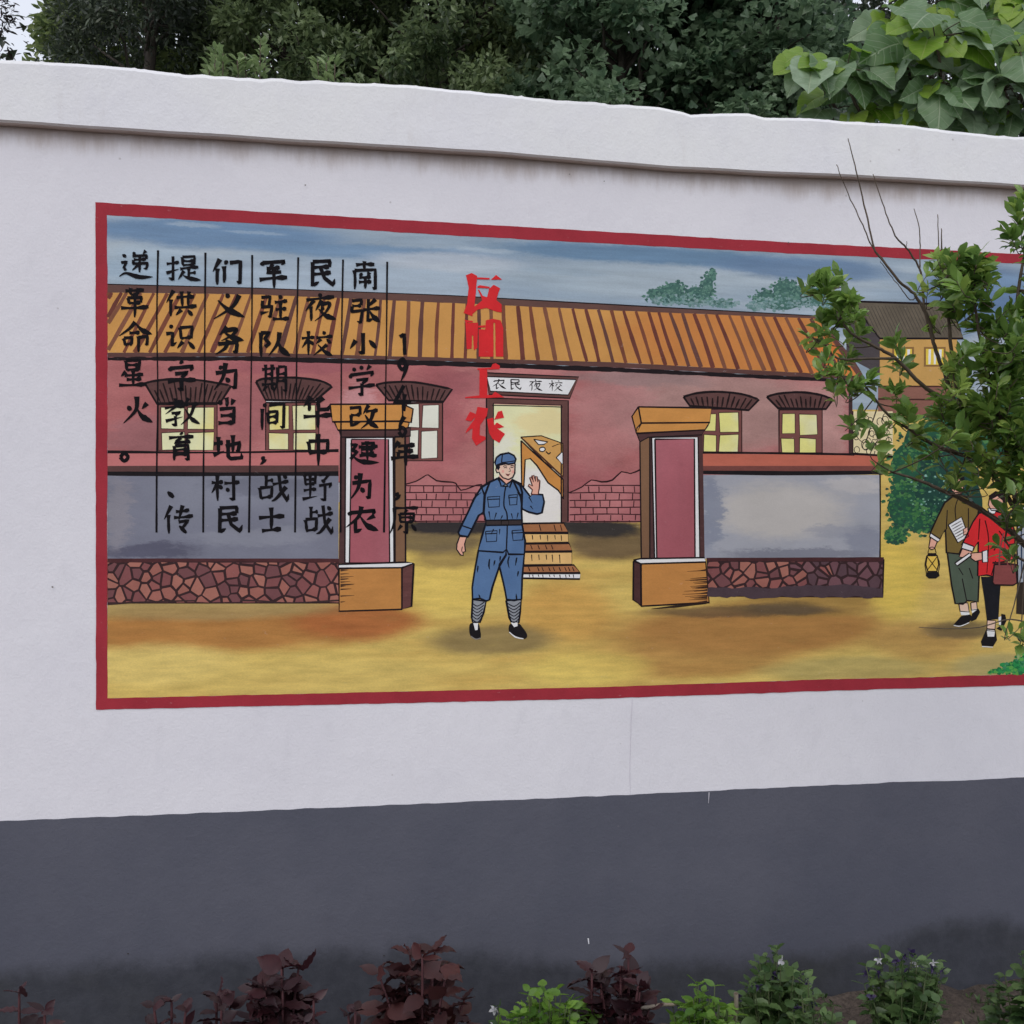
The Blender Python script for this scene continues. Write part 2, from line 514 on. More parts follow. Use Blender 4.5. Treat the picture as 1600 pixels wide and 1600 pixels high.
# grey painted base, its upper edge a hand-cut line, a damp stain creeping up from the soil
PL = [(-1400, 1345), (0, 1283), (320, 1270), (640, 1257), (950, 1243), (1270, 1228), (1600, 1215), (3200, 1140)]
STAIN = [(-1400, 1560), (0, 1520), (100, 1508), (200, 1506), (300, 1500), (330, 1490), (480, 1488), (510, 1480), (600, 1493), (610, 1476), (660, 1478), (740, 1488), (850, 1500), (960, 1505),
         (1140, 1502), (1260, 1493), (1370, 1478), (1400, 1465), (1450, 1446), (1510, 1436), (1560, 1434), (1600, 1446), (3200, 1420)]
def build_plinth():
    m, N, L, B = new_mat('grey_wall_paint')
    tc = N.new('ShaderNodeTexCoord').outputs['Object']
    n1 = noise_tex(N, L, tc, 1.6, 5, 0.6)
    n2 = noise_tex(N, L, tc, 18, 5, 0.65)
    n3 = noise_tex(N, L, tc, 130, 4, 0.65)
    c = mixc(N, L, maprange(N, L, n1.outputs[0], 0.3, 0.7), paint(82, 83, 93), paint(73, 75, 86))
    c = mixc(N, L, maprange(N, L, n2.outputs[0], 0.5, 0.8, 0, 0.3), c, paint(72, 72, 82))
    at = N.new('ShaderNodeAttribute'); at.attribute_name = 'stain'
    ns = noise_tex(N, L, tc, 7, 9, 0.75)
    st = mathn(N, L, 'ADD', at.outputs['Fac'], mathn(N, L, 'MULTIPLY', mathn(N, L, 'SUBTRACT', ns.outputs[0], 0.5), 0.9))
    damp = mixc(N, L, maprange(N, L, n2.outputs[0], 0.35, 0.7), paint(48, 50, 57), paint(58, 60, 67))
    damp = mixc(N, L, maprange(N, L, n1.outputs[0], 0.45, 0.7, 0, 0.5), damp, paint(45, 46, 43))
    c = mixc(N, L, maprange(N, L, st, 0.22, 0.85, 0, 0.92), c, damp)
    vo = N.new('ShaderNodeTexVoronoi'); vo.inputs['Scale'].default_value = 6
    L.new(tc, vo.inputs['Vector'])
    c = mixc(N, L, maprange(N, L, vo.outputs['Distance'], 0.03, 0.012, 0, 0.25), c, paint(110, 109, 114))
    L.new(c, B.inputs['Base Color'])
    B.inputs['Roughness'].default_value = 0.75
    B.inputs['Specular IOR Level'].default_value = 0.3
    h = mathn(N, L, 'ADD', n2.outputs[0], mathn(N, L, 'MULTIPLY', n3.outputs[0], 0.5))
    bp = N.new('ShaderNodeBump'); bp.inputs['Strength'].default_value = 0.25; bp.inputs['Distance'].default_value = 0.01
    L.new(h, bp.inputs['Height']); L.new(bp.outputs[0], B.inputs['Normal'])
    v, f, st_ = [], [], []
    off = 0.004
    cols = list(np.arange(-1400, -60, 60)) + list(np.arange(-60, 1660, 8)) + list(np.arange(1660, 3200, 60))
    rows = 26
    for i, px in enumerate(cols):
        u, zt = P(px, interp(PL, px), off)
        zt += 0.0035 * mnoise.noise(Vector((u * 4, 0, 1))) + 0.0022 * mnoise.noise(Vector((u * 19, 0, 4)))
        zs = P(px, interp(STAIN, px), off)[1]
        for r in range(rows):
            z = zt + (-0.2 - zt) * (r / (rows - 1))
            v.append((u, -off, z)); st_.append(0.5 + (zs - z) / 0.07 * 0.5)
        if i:
            a, b = (i - 1) * rows, i * rows
            for r in range(rows - 1): f.append((a + r, a + r + 1, b + r + 1, b + r))
    me = bpy.data.meshes.new('plinth'); me.from_pydata(v, [], f)
    at = me.attributes.new('stain', 'FLOAT', 'POINT')
    at.data.foreach_set('value', [min(1.6, max(-0.6, s)) for s in st_])
    me.materials.append(m)
    for p in me.polygons:
        if p.normal.y > 0: p.flip()
    link_mesh('plinth', me, wall)
build_plinth()

# blemishes: a hairline crack below the mural, a drain hole, chips and drips
crk = paint_mat((186, 183, 190), 0.1, bump=0)
W = Paint(); W.line([(988, 1092), (986, 1130), (985, 1170), (984, 1205), (985, 1243)], [0.7, 1.0, 0.8, 1.0, 0.6], crk, 0); W.build('hairline_crack', wall)
W = Paint(); W.line([(1108, 1238), (1107, 1255)], [1.6, 0.8], paint_mat((170, 168, 176), 0.1, bump=0), 34); W.build('paint_drip', wall)
W = Paint(); W.line([(919, 1466), (920, 1475)], [2.2, 1.5], paint_mat((205, 205, 210), 0.1, bump=0), 34); W.build('paint_chip', wall)
for (x, y, r, c) in [(82, 917, 2.0, 120), (477, 289, 1.6, 120), (200, 1490, 1.6, 50), (890, 272, 1.5, 130), (600, 1493, 1.4, 50), (1232, 379, 1.6, 90), (944, 283, 1.2, 120)]:
    W = Paint(); W.poly([(x - r, y), (x, y - r * 0.7), (x + r, y), (x, y + r)], paint_mat((c, c - 4, c - 6), 0.1, bump=0), 34); W.build('speck', wall)
hole = Paint()
hole.poly([(1190, 270), (1194, 267.5), (1200, 268), (1201, 271), (1196, 273.5), (1191, 273)], paint_mat((40, 34, 32), 0.1, bump=0), 1, smooth=3)
hole.build('drain_hole', wall)

# ------------------------------------------------------------------ THE MURAL
MR = 2250                                            # the mural's right end, outside the picture
RED = paint_mat((144, 44, 54), 0.16, (1, 1, 1), 7.0)
fo = Paint()
ftop = [(149, 316), (800, 353.5), (1240, 379), (1600, 397), (MR + 20, 434)]
fin = [(167, 336), (440, 351.6), (700, 367.5), (1240, 396), (1600, 412), (MR, 448)]
bin_ = [(168, 1091), (960, 1073), (1300, 1061), (1420, 1059), (1600, 1053), (MR, 1029)]
bout = [(150, 1109), (960, 1091), (1300, 1079), (1600, 1071), (MR + 20, 1047)]
ring = ftop + bout[::-1]
def rough_line(q, amp, step=9):
    o = rough_edge(q, amp, step)
    k = max(1, int(math.dist(q[-1], q[0]) / step))
    return [q[0]] + o[1:-k] + [q[-1]]
fo.poly(rough_line(ftop, 0.7) + rough_line(fin, 0.9)[::-1], RED, 3)
fo.poly(rough_line([(149, 316), (149.3, 500), (149.6, 800), (150, 1109)], 0.6) + rough_line([(167, 336), (168.3, 500), (167.6, 800), (168, 1091)], 0.9)[::-1], RED, 3)
fo.poly(rough_line(bin_, 0.8) + rough_line(bout, 0.8)[::-1], RED, 3)
fo.poly([(MR, 448), (MR + 20, 434), (MR + 20, 1047), (MR, 1029)], RED, 3)
fo.build('mural_frame', wall)

# sky
SKY = paint_mat((138, 154, 168), 0.15, (1, 1, 12), 3.2, second=(164, 175, 182), amt2=0.8, patches=(
    (330, 365, 260, 30, (100, 128, 158), 0.9), (240, 420, 100, 40, (150, 170, 185), 0.6), (600, 395, 250, 16, (104, 132, 160), 0.8),
    (560, 440, 260, 40, (160, 174, 186), 0.8), (700, 410, 150, 20, (172, 180, 188), 0.8), (1000, 398, 330, 20, (96, 124, 150), 0.95), (1000, 440, 300, 35, (150, 164, 174), 0.7),
    (1260, 420, 200, 26, (98, 122, 150), 0.9), (1300, 460, 110, 26, (152, 166, 178), 0.7), (1540, 470, 170, 80, (92, 116, 148), 0.95), (1560, 440, 90, 20, (120, 145, 170), 0.6),
    (300, 352, 50, 5, (176, 188, 194), 0.35), (400, 364, 60, 4, (170, 184, 192), 0.3), (480, 440, 70, 6, (150, 168, 182), 0.4), (760, 392, 60, 5, (168, 180, 188), 0.4), (880, 425, 90, 6, (140, 158, 172), 0.4), (1120, 425, 80, 6, (166, 178, 186), 0.4), (1550, 560, 60, 80, (165, 175, 185), 0.7)), wob=0.022)
p = Paint()
p.poly(fin + [(MR, 700), (1200, 700), (167, 620)], SKY, 0)
p.build('painted_sky', wall)
# yard
YARD = paint_mat((198, 172, 96), 0.2, (1, 1, 6), 6.5, second=(176, 140, 74), amt2=0.55, patches=(
    (330, 985, 330, 42, (160, 108, 58), 0.9), (560, 968, 130, 40, (158, 96, 54), 0.95), (330, 948, 250, 26, (150, 128, 84), 0.8), (240, 1040, 160, 40, (205, 182, 108), 0.8),
    (500, 1060, 260, 36, (196, 172, 98), 0.7), (700, 900, 130, 80, (205, 178, 92), 0.8), (880, 960, 110, 60, (186, 140, 72), 0.7), (700, 870, 70, 26, (140, 118, 72), 0.8),
    (770, 1000, 130, 30, (128, 110, 72), 0.9), (820, 822, 190, 18, (58, 54, 52), 1.0), (680, 845, 120, 26, (106, 92, 68), 0.9), (960, 850, 110, 34, (104, 86, 62), 0.95),
    (1180, 985, 330, 52, (156, 112, 62), 0.95), (1260, 945, 200, 26, (150, 118, 64), 0.9), (1160, 955, 220, 12, (95, 76, 55), 0.8), (1080, 1030, 240, 40, (160, 118, 66), 0.8), (1330, 1045, 200, 26, (166, 150, 92), 0.8),
    (1400, 900, 70, 90, (205, 178, 84), 0.9), (1440, 1000, 130, 40, (170, 134, 76), 0.8), (1500, 985, 90, 20, (92, 80, 60), 0.8), (1560, 1040, 120, 26, (160, 148, 100), 0.8), (920, 1045, 130, 36, (206, 182, 96), 0.7),
    (1230, 952, 100, 14, (80, 70, 56), 0.6), (700, 822, 110, 16, (50, 46, 46), 1.0), (940, 826, 90, 18, (52, 48, 46), 1.0)), wob=0.018)
p = Paint()
p.poly([(168, 800), (167.8, 1091)] + bin_ + [(MR, 640), (1300, 640), (1300, 740), (640, 780)], YARD, 1, )
p.build('painted_yard', wall)

# hills of distant painted trees above the roof
TGR = [paint_mat(c, 0.2, (1, 1, 1.5), 20) for c in ((66, 100, 92), (80, 116, 104), (58, 88, 84), (92, 126, 114))]
TGR_LO = [paint_mat(c, 0.2, (1, 1, 1.5), 20) for c in ((98, 128, 128), (112, 138, 138), (90, 122, 118), (124, 146, 148))]
def tree_dabs(pt, blobs, mats, L, size, n):
    for (cx, cy, rx, ry) in blobs:
        for _ in range(n):
            a, r = random.uniform(0, 6.283), math.sqrt(random.random())
            ms = mats
            if mats is TGR: ms = TGR_LO if (r * math.sin(a) * ry + cy) > 466 + random.uniform(-8, 8) else TGR
            pt.dabs([(cx + rx * r * math.cos(a) * random.uniform(0.9, 1.12), cy + ry * r * math.sin(a) * random.uniform(0.9, 1.15))], ms, L, size)
for k, blobs in enumerate(([(1030, 462, 24, 14), (1052, 452, 20, 14), (1088, 462, 28, 16), (1106, 446, 12, 22), (1113, 430, 5, 12), (1130, 474, 24, 7), (1045, 468, 30, 9), (1085, 470, 40, 8)],
                           [(1195, 468, 26, 16), (1225, 452, 26, 18), (1250, 460, 28, 20), (1280, 466, 26, 18), (1220, 474, 50, 12), (1182, 478, 14, 7), (1300, 474, 20, 16)])):
    p = Paint()
    for b in blobs:
        p.poly([(b[0] + b[2] * 0.7 * math.cos(a * 0.6283), b[1] + b[3] * 0.8 * math.sin(a * 0.6283)) for a in range(10)], TGR[0], 0.6, wob=3)
    tree_dabs(p, blobs, TGR, 0.9, 2.6, 90)
    p.build('painted_tree', wall)

# --- schoolhouse
house = empty('painted_schoolhouse'); house.parent = wall
HW = paint_mat((160, 98, 97), 0.22, (1, 1, 2.2), 5, second=(178, 120, 118), amt2=0.7, patches=(
    (1130, 640, 260, 90, (158, 124, 118), 0.95), (960, 640, 90, 90, (166, 118, 116), 0.7), (900, 760, 120, 60, (154, 90, 93), 0.8), (690, 640, 60, 120, (152, 86, 90), 0.7), (380, 640, 50, 60, (148, 92, 94), 0.7), (720, 600, 60, 26, (142, 84, 88), 0.7), (930, 700, 60, 60, (172, 116, 114), 0.6),
    (230, 680, 80, 40, (140, 96, 98), 0.7), (460, 575, 150, 14, (150, 88, 94), 0.7), (560, 650, 30, 70, (196, 150, 152), 0.5), (1000, 590, 150, 18, (138, 116, 114), 0.7), (1290, 660, 50, 80, (172, 134, 128), 0.8)))
p = Paint()
p.poly([(168, 556), (660, 566), (960, 574), (1330, 594), (1333, 712), (1100, 760), (1000, 816), (640, 816), (600, 760), (168, 720)], HW, 2)
dk = ink(48, 30, 32)
p.rect(1326, 600, 1332, 712, paint_mat((60, 42, 42), 0.2), 4)
p.build('wall', house)

# roof
ROOF = paint_mat((188, 138, 76), 0.1, (1, 1, 1), 6, patches=((1150, 530, 260, 90, (182, 116, 62), 0.9), (250, 540, 120, 30, (196, 146, 80), 0.6), (1300, 560, 70, 60, (196, 112, 56), 0.8)))
RIDGE = paint_mat((92, 66, 60), 0.18, (1, 1, 3), 9)
STRIPE = [paint_mat(c, 0.22, (1, 1, 1), 12) for c in ((112, 66, 50), (100, 56, 48), (94, 62, 56), (118, 76, 58))]
rt = [(168, 444), (400, 450), (700, 461.5), (960, 476), (1276, 493.5)]
rb = [(168, 457), (400, 460), (700, 473), (960, 485), (1281, 498)]
et = [(168, 551), (400, 551), (700, 559), (960, 566), (1314, 586), (1350, 590)]
eb = [(168, 558), (400, 557), (700, 564.5), (960, 574), (1310, 592), (1352, 597)]
e2 = [(168, 563), (400, 564), (560, 569), (700, 572), (960, 581), (1310, 597), (1354, 601)]
p = Paint()
p.poly(rb + [(1305, 530), (1330, 560), (1348, 590)] + et[::-1], ROOF, 3)
DX = [(168, -56), (228, -51), (330, -42), (430, -30), (518, -18), (600, -8), (660, -4), (740, -2), (800, 6), (860, 19), (970, 25), (1080, 30), (1180, 36), (1270, 50)]
x = 150.0
xs_ = []
while x < 1276:
    xs_.append(x); x += (22 if x < 700 else (20.5 if x < 900 else 18.2)) * random.uniform(0.86, 1.14)
xs_ += [1290, 1302]
x = 168 + 40
xs_ = xs_ + [172, 190]
for x in sorted(xs_):
    y0, y1 = interp(rb, x), interp(et, x + interp(DX, x))
    xb = x + interp(DX, x) * random.uniform(0.93, 1.07)
    x0_, yy0, x1_, yy1 = x, y0, xb, y1
    if x > 1281:
        yy0 = 505 + (x - 1281) * 1.1
        x1_ = min(x1_, 1346)
    if x1_ < 169:
        t = (x - 169) / max(1e-6, (x - x1_)); x1_, yy1 = 169, y0 + (y1 - y0) * t
    if x < 169: continue
    mid = ((x0_ + x1_) / 2 + random.uniform(-1.2, 1.2), (yy0 + yy1) / 2)
    wd = random.uniform(5.2, 7.4)
    p.line([(x0_, yy0), mid, (x1_, yy1)], [wd * 0.8, wd, wd * random.uniform(0.8, 1.15)], random.choice(STRIPE), 3.5)
p.line([(1281, 497), (1306, 531), (1330, 560), (1350, 592)], 4, RIDGE, 4)
p.poly(rt + rb[::-1], RIDGE, 4, wob=0.7)
p.line(rt, [1.6, 1.2, 2.0, 1.4], ink(), 4.6, smooth=0)
p.poly(et + eb[::-1], paint_mat((88, 60, 56), 0.18, (1, 1, 3), 9), 4, wob=0.7)
p.poly(eb + e2[::-1], ink(36, 28, 31), 4.4, wob=1.2)
p.build('roof', house)

PANE = paint_mat((226, 216, 168), 0.08, (1, 1, 1), 18, second=(222, 196, 118), amt2=0.95)
PANE2 = paint_mat((222, 206, 128), 0.1, (1, 1, 1), 14, second=(230, 224, 196), amt2=0.8)
PANE3 = paint_mat((216, 214, 196), 0.07, (1, 1, 1), 14)
WFR = paint_mat((112, 70, 66), 0.15, (1, 1, 1), 15)
WHT = paint_mat((224, 218, 222), 0.06, (1, 1, 1), 12)
LINT = paint_mat((88, 60, 58), 0.25, (1, 1, 1), 15)
def window(zoom, frame, panes, pm, white_top=True):
    p = Paint(zoom)
    x0, y0, x1, y1 = frame
    p.rect(x0, y0, x1, y1, WFR, 3, ol=1.6, olm=dk)
    for (a, b, c, d) in panes:
        j = lambda: random.uniform(-4, 4)
        p.poly([(a + j(), b + j()), (c + j(), b + j()), (c + j(), d + j()), (a + j(), d + j())], pm, 3.4, ol=1.0, olm=ink(70, 46, 44))
    if white_top: p.line([(x0 + 4, y0 - 8), (x1 - 4, y0 - 8)], 1.5, WHT, 3.5)
    p.build('window', house)
def lintel(zoom, pts, nfan):
    p = Paint(zoom)
    nt = len(pts) - 2
    p.poly(catmull(pts[:nt], 5) + pts[nt:], LINT, 3.8, smooth=0, ol=2.6, olm=ink())
    xs = [q[0] for q in pts]; ys = [q[1] for q in pts]
    bot = sorted(pts, key=lambda q: -q[1])[:2]
    bl, br = sorted(bot)
    top = sorted([q for q in pts if q not in bot])
    for i in range(1, nfan):
        t = i / nfan
        bx, by = bl[0] + (br[0] - bl[0]) * t, bl[1] + (br[1] - bl[1]) * t
        tx = top[0][0] + (top[-1][0] - top[0][0]) * t
        ty = interp(top, tx)
        k = random.uniform(0.02, 0.4)
        p.line([(tx + (bx - tx) * k, ty + (by - ty) * k), (bx, by - 2)], [2.0, 3.0, 1.2], ink(40, 26, 28), 4.6)
    p.build('window_arch', house)
ZA, ZB, ZC, ZD, ZE = (140, 300, 5), (400, 360, 5), (140, 580, 4), (400, 580, 4), (660, 400, 5)
ZF, ZG, ZH, ZI, ZJ = (680, 680, 1224 / 260), (940, 400, 1600 / 460), (960, 720, 1600 / 460), (1240, 200, 1309 / 360), (1300, 640, 1091 / 300)
window(ZC, (428, 208, 797, 496), [(445, 228, 590, 360), (612, 228, 778, 360), (450, 382, 595, 492), (612, 382, 775, 492)], PANE)
lintel(ZC, [(345, 75), (410, 60), (540, 48), (700, 58), (885, 90), (815, 200), (420, 202)], 15)
window(ZD, (60, 196, 393, 496), [(82, 212, 205, 365), (230, 212, 370, 365), (82, 387, 205, 492), (230, 387, 370, 492)], PANE)
lintel(ZD, [(0, 65), (60, 45), (240, 40), (400, 60), (475, 95), (370, 185), (60, 180)], 15)
window(ZD, (930, 198, 1166, 560), [(945, 208, 1020, 350), (1040, 212, 1142, 355), (960, 372, 1015, 530), (1032, 372, 1137, 545)], PANE3)
lintel(ZD, [(750, 85), (830, 70), (1000, 70), (1226, 112), (1172, 190), (830, 182)], 13)
window(ZG, (540, 832, 762, 1070), [(552, 855, 620, 950), (640, 852, 745, 955), (552, 972, 620, 1066), (640, 972, 742, 1066)], PANE2, False)
lintel(ZG, [(445, 765), (520, 745), (630, 738), (760, 750), (855, 780), (800, 838), (480, 815)], 13)
window(ZG, (964, 836, 1199, 1070), [(980, 858, 1050, 965), (1076, 862, 1170, 972), (977, 990, 1046, 1068), (1076, 990, 1166, 1068)], PANE2, False)
lintel(ZG, [(898, 765), (960, 748), (1080, 740), (1190, 755), (1257, 780), (1220, 832), (960, 828)], 12)

# doorway with a table seen inside
p = Paint(ZE)
JAMB = paint_mat((92, 62, 58), 0.2, (1, 1, 1), 12)
p.poly([(500, 1108), (1140, 1130), (1138, 2075), (1085, 2085), (1085, 1165), (555, 1150), (555, 2085), (500, 2085)], JAMB, 3.8, ol=1.6)
p.poly([(553, 1158), (1095, 1172), (1092, 2085), (553, 2085)], paint_mat((222, 210, 166), 0.08, (1, 1, 1), 5, patches=((840, 780, 80, 70, (210, 206, 204), 0.9), (850, 660, 60, 30, (212, 192, 138), 0.7), (790, 720, 30, 60, (226, 220, 196), 0.8))), 3.2)
p.line([(545, 1166), (820, 1172), (1096, 1180)], 1.6, ink(), 4.6)
p.build('doorway', house)
p = Paint(ZF)
TBL = paint_mat((192, 146, 84), 0.1, (1, 1, 1), 12); TBL2 = paint_mat((186, 128, 66), 0.1, (1, 1, 1), 12)
p.poly([(630, 14), (780, 4), (938, 60), (940, 300), (800, 195)], TBL, 4, ol=1.4)
p.poly([(632, 40), (720, 125), (940, 325), (942, 470), (905, 405), (830, 350), (750, 225), (700, 172), (662, 180), (652, 380), (636, 380)], TBL2, 4, ol=1.6)
p.line([(630, 16), (720, 100), (940, 308)], 2.6, ink(96, 58, 44), 4.8)
for e in ([(725, 30), (760, 70), (800, 68), (830, 50)], [(890, 165), (930, 125), (940, 130), (938, 215), (890, 165)]): p.poly(e, WHT, 4.7, ol=1.2)
p.poly([(770, 95), (795, 88), (810, 103), (795, 120), (770, 115)], WHT, 4.7, smooth=3, ol=1.2)
p.line([(815, 120), (835, 138), (848, 125)], 2.0, ink(), 5); p.line([(860, 85), (900, 68), (930, 62)], 1.0, ink(), 5)
p.build('painted_table', house)
p = Paint(ZF)
TRD = paint_mat((150, 100, 66), 0.15, (1, 1, 1), 14); RIS = paint_mat((202, 164, 106), 0.12, (1, 1, 1), 14)
for (tr, ri, cnt) in ((((640, 650), (945, 645), (978, 715), (645, 716)), ((645, 722), (978, 722), (980, 790), (650, 795)), 6),
                 (((650, 800), (985, 795), (1008, 852), (655, 856)), ((655, 860), (1005, 858), (1006, 952), (655, 955)), 6),
                 (((645, 962), (1020, 955), (1066, 1012), (645, 1014)), ((645, 1018), (1068, 1016), (1064, 1058), (645, 1052)), 11)):
    p.poly(tr, TRD, 4, ol=2.0); p.poly(ri, RIS if cnt == 6 else WHT, 4, ol=2.0)
    for i in range(1, cnt):
        xx = 650 + i * (330 if cnt == 6 else 410) / cnt + random.uniform(-12, 12)
        y0, y1 = ri[0][1], ri[2][1]
        p.line([(xx, y0 + (y1 - y0) * 0.2), (xx + 4, y1 - (y1 - y0) * random.uniform(0.1, 0.45))], [1.6, 1.0], ink(), 5)
        y0, y1 = tr[0][1], tr[2][1]
        if random.random() < 0.7: p.line([(xx - 6, y0 + 8), (xx + 6, y1 - 12)], [1.4, 1.8], ink(70, 40, 36), 5)
p.build('steps', house)

# bricks showing where the render has fallen off
BRK = paint_mat((170, 110, 110), 0.15, (1, 1, 1), 10, second=(152, 92, 94), amt2=0.8)
for out, xr, seed in (([(632, 757), (650, 752), (662, 745), (669, 742), (682, 751), (700, 753), (712, 755), (720, 766), (737, 761), (752, 757), (762, 770), (762, 814), (632, 814)], (632, 762), 1),
                ([(889, 770), (909, 761), (924, 750), (940, 753), (957, 750), (971, 737), (985, 740), (1000, 734), (1000, 816), (889, 816)], (889, 1000), 2)):
    p = Paint(); p.poly(out, BRK, 3, wob=0.8)
    p.line(out[:-2], [2.2, 1.8, 2.6, 1.8, 2.4], ink(50, 26, 30), 3.8, smooth=2)
    topy = out[:-2]
    for r in range(6):
        y = 759 + r * 11.2
        xa = xr[0]
        segs = [x for x in range(int(xr[0]) + 1, int(xr[1]) - 1, 4) if interp(topy, x) < y]
        if segs: p.line([(segs[0], y + random.uniform(-.6, .6)), ((segs[0] + segs[-1]) / 2, y + random.uniform(-.8, .8)), (segs[-1] + 4, y + random.uniform(-.6, .6))], 1.7, ink(70, 34, 40), 3.9)
        x = xr[0] + 9 + (r % 2) * 9
        while x < xr[1] - 3:
            if interp(topy, x) < y: p.line([(x, y + 1.0), (x + random.uniform(-1, 1), y + min(10.2, 813 - y))], 1.6, ink(70, 34, 40), 3.9)
            x += random.uniform(15, 22)
    p.build('bare_brickwork', house)

# name board over the door
p = Paint(ZE)
p.poly([(500, 912), (1222, 945), (1152, 1112), (520, 1082)], JAMB, 4, ol=1.4)
p.poly([(502, 942), (1200, 966), (1138, 1086), (532, 1056)], WHT, 4.4, ol=1.2)
BOARD = p

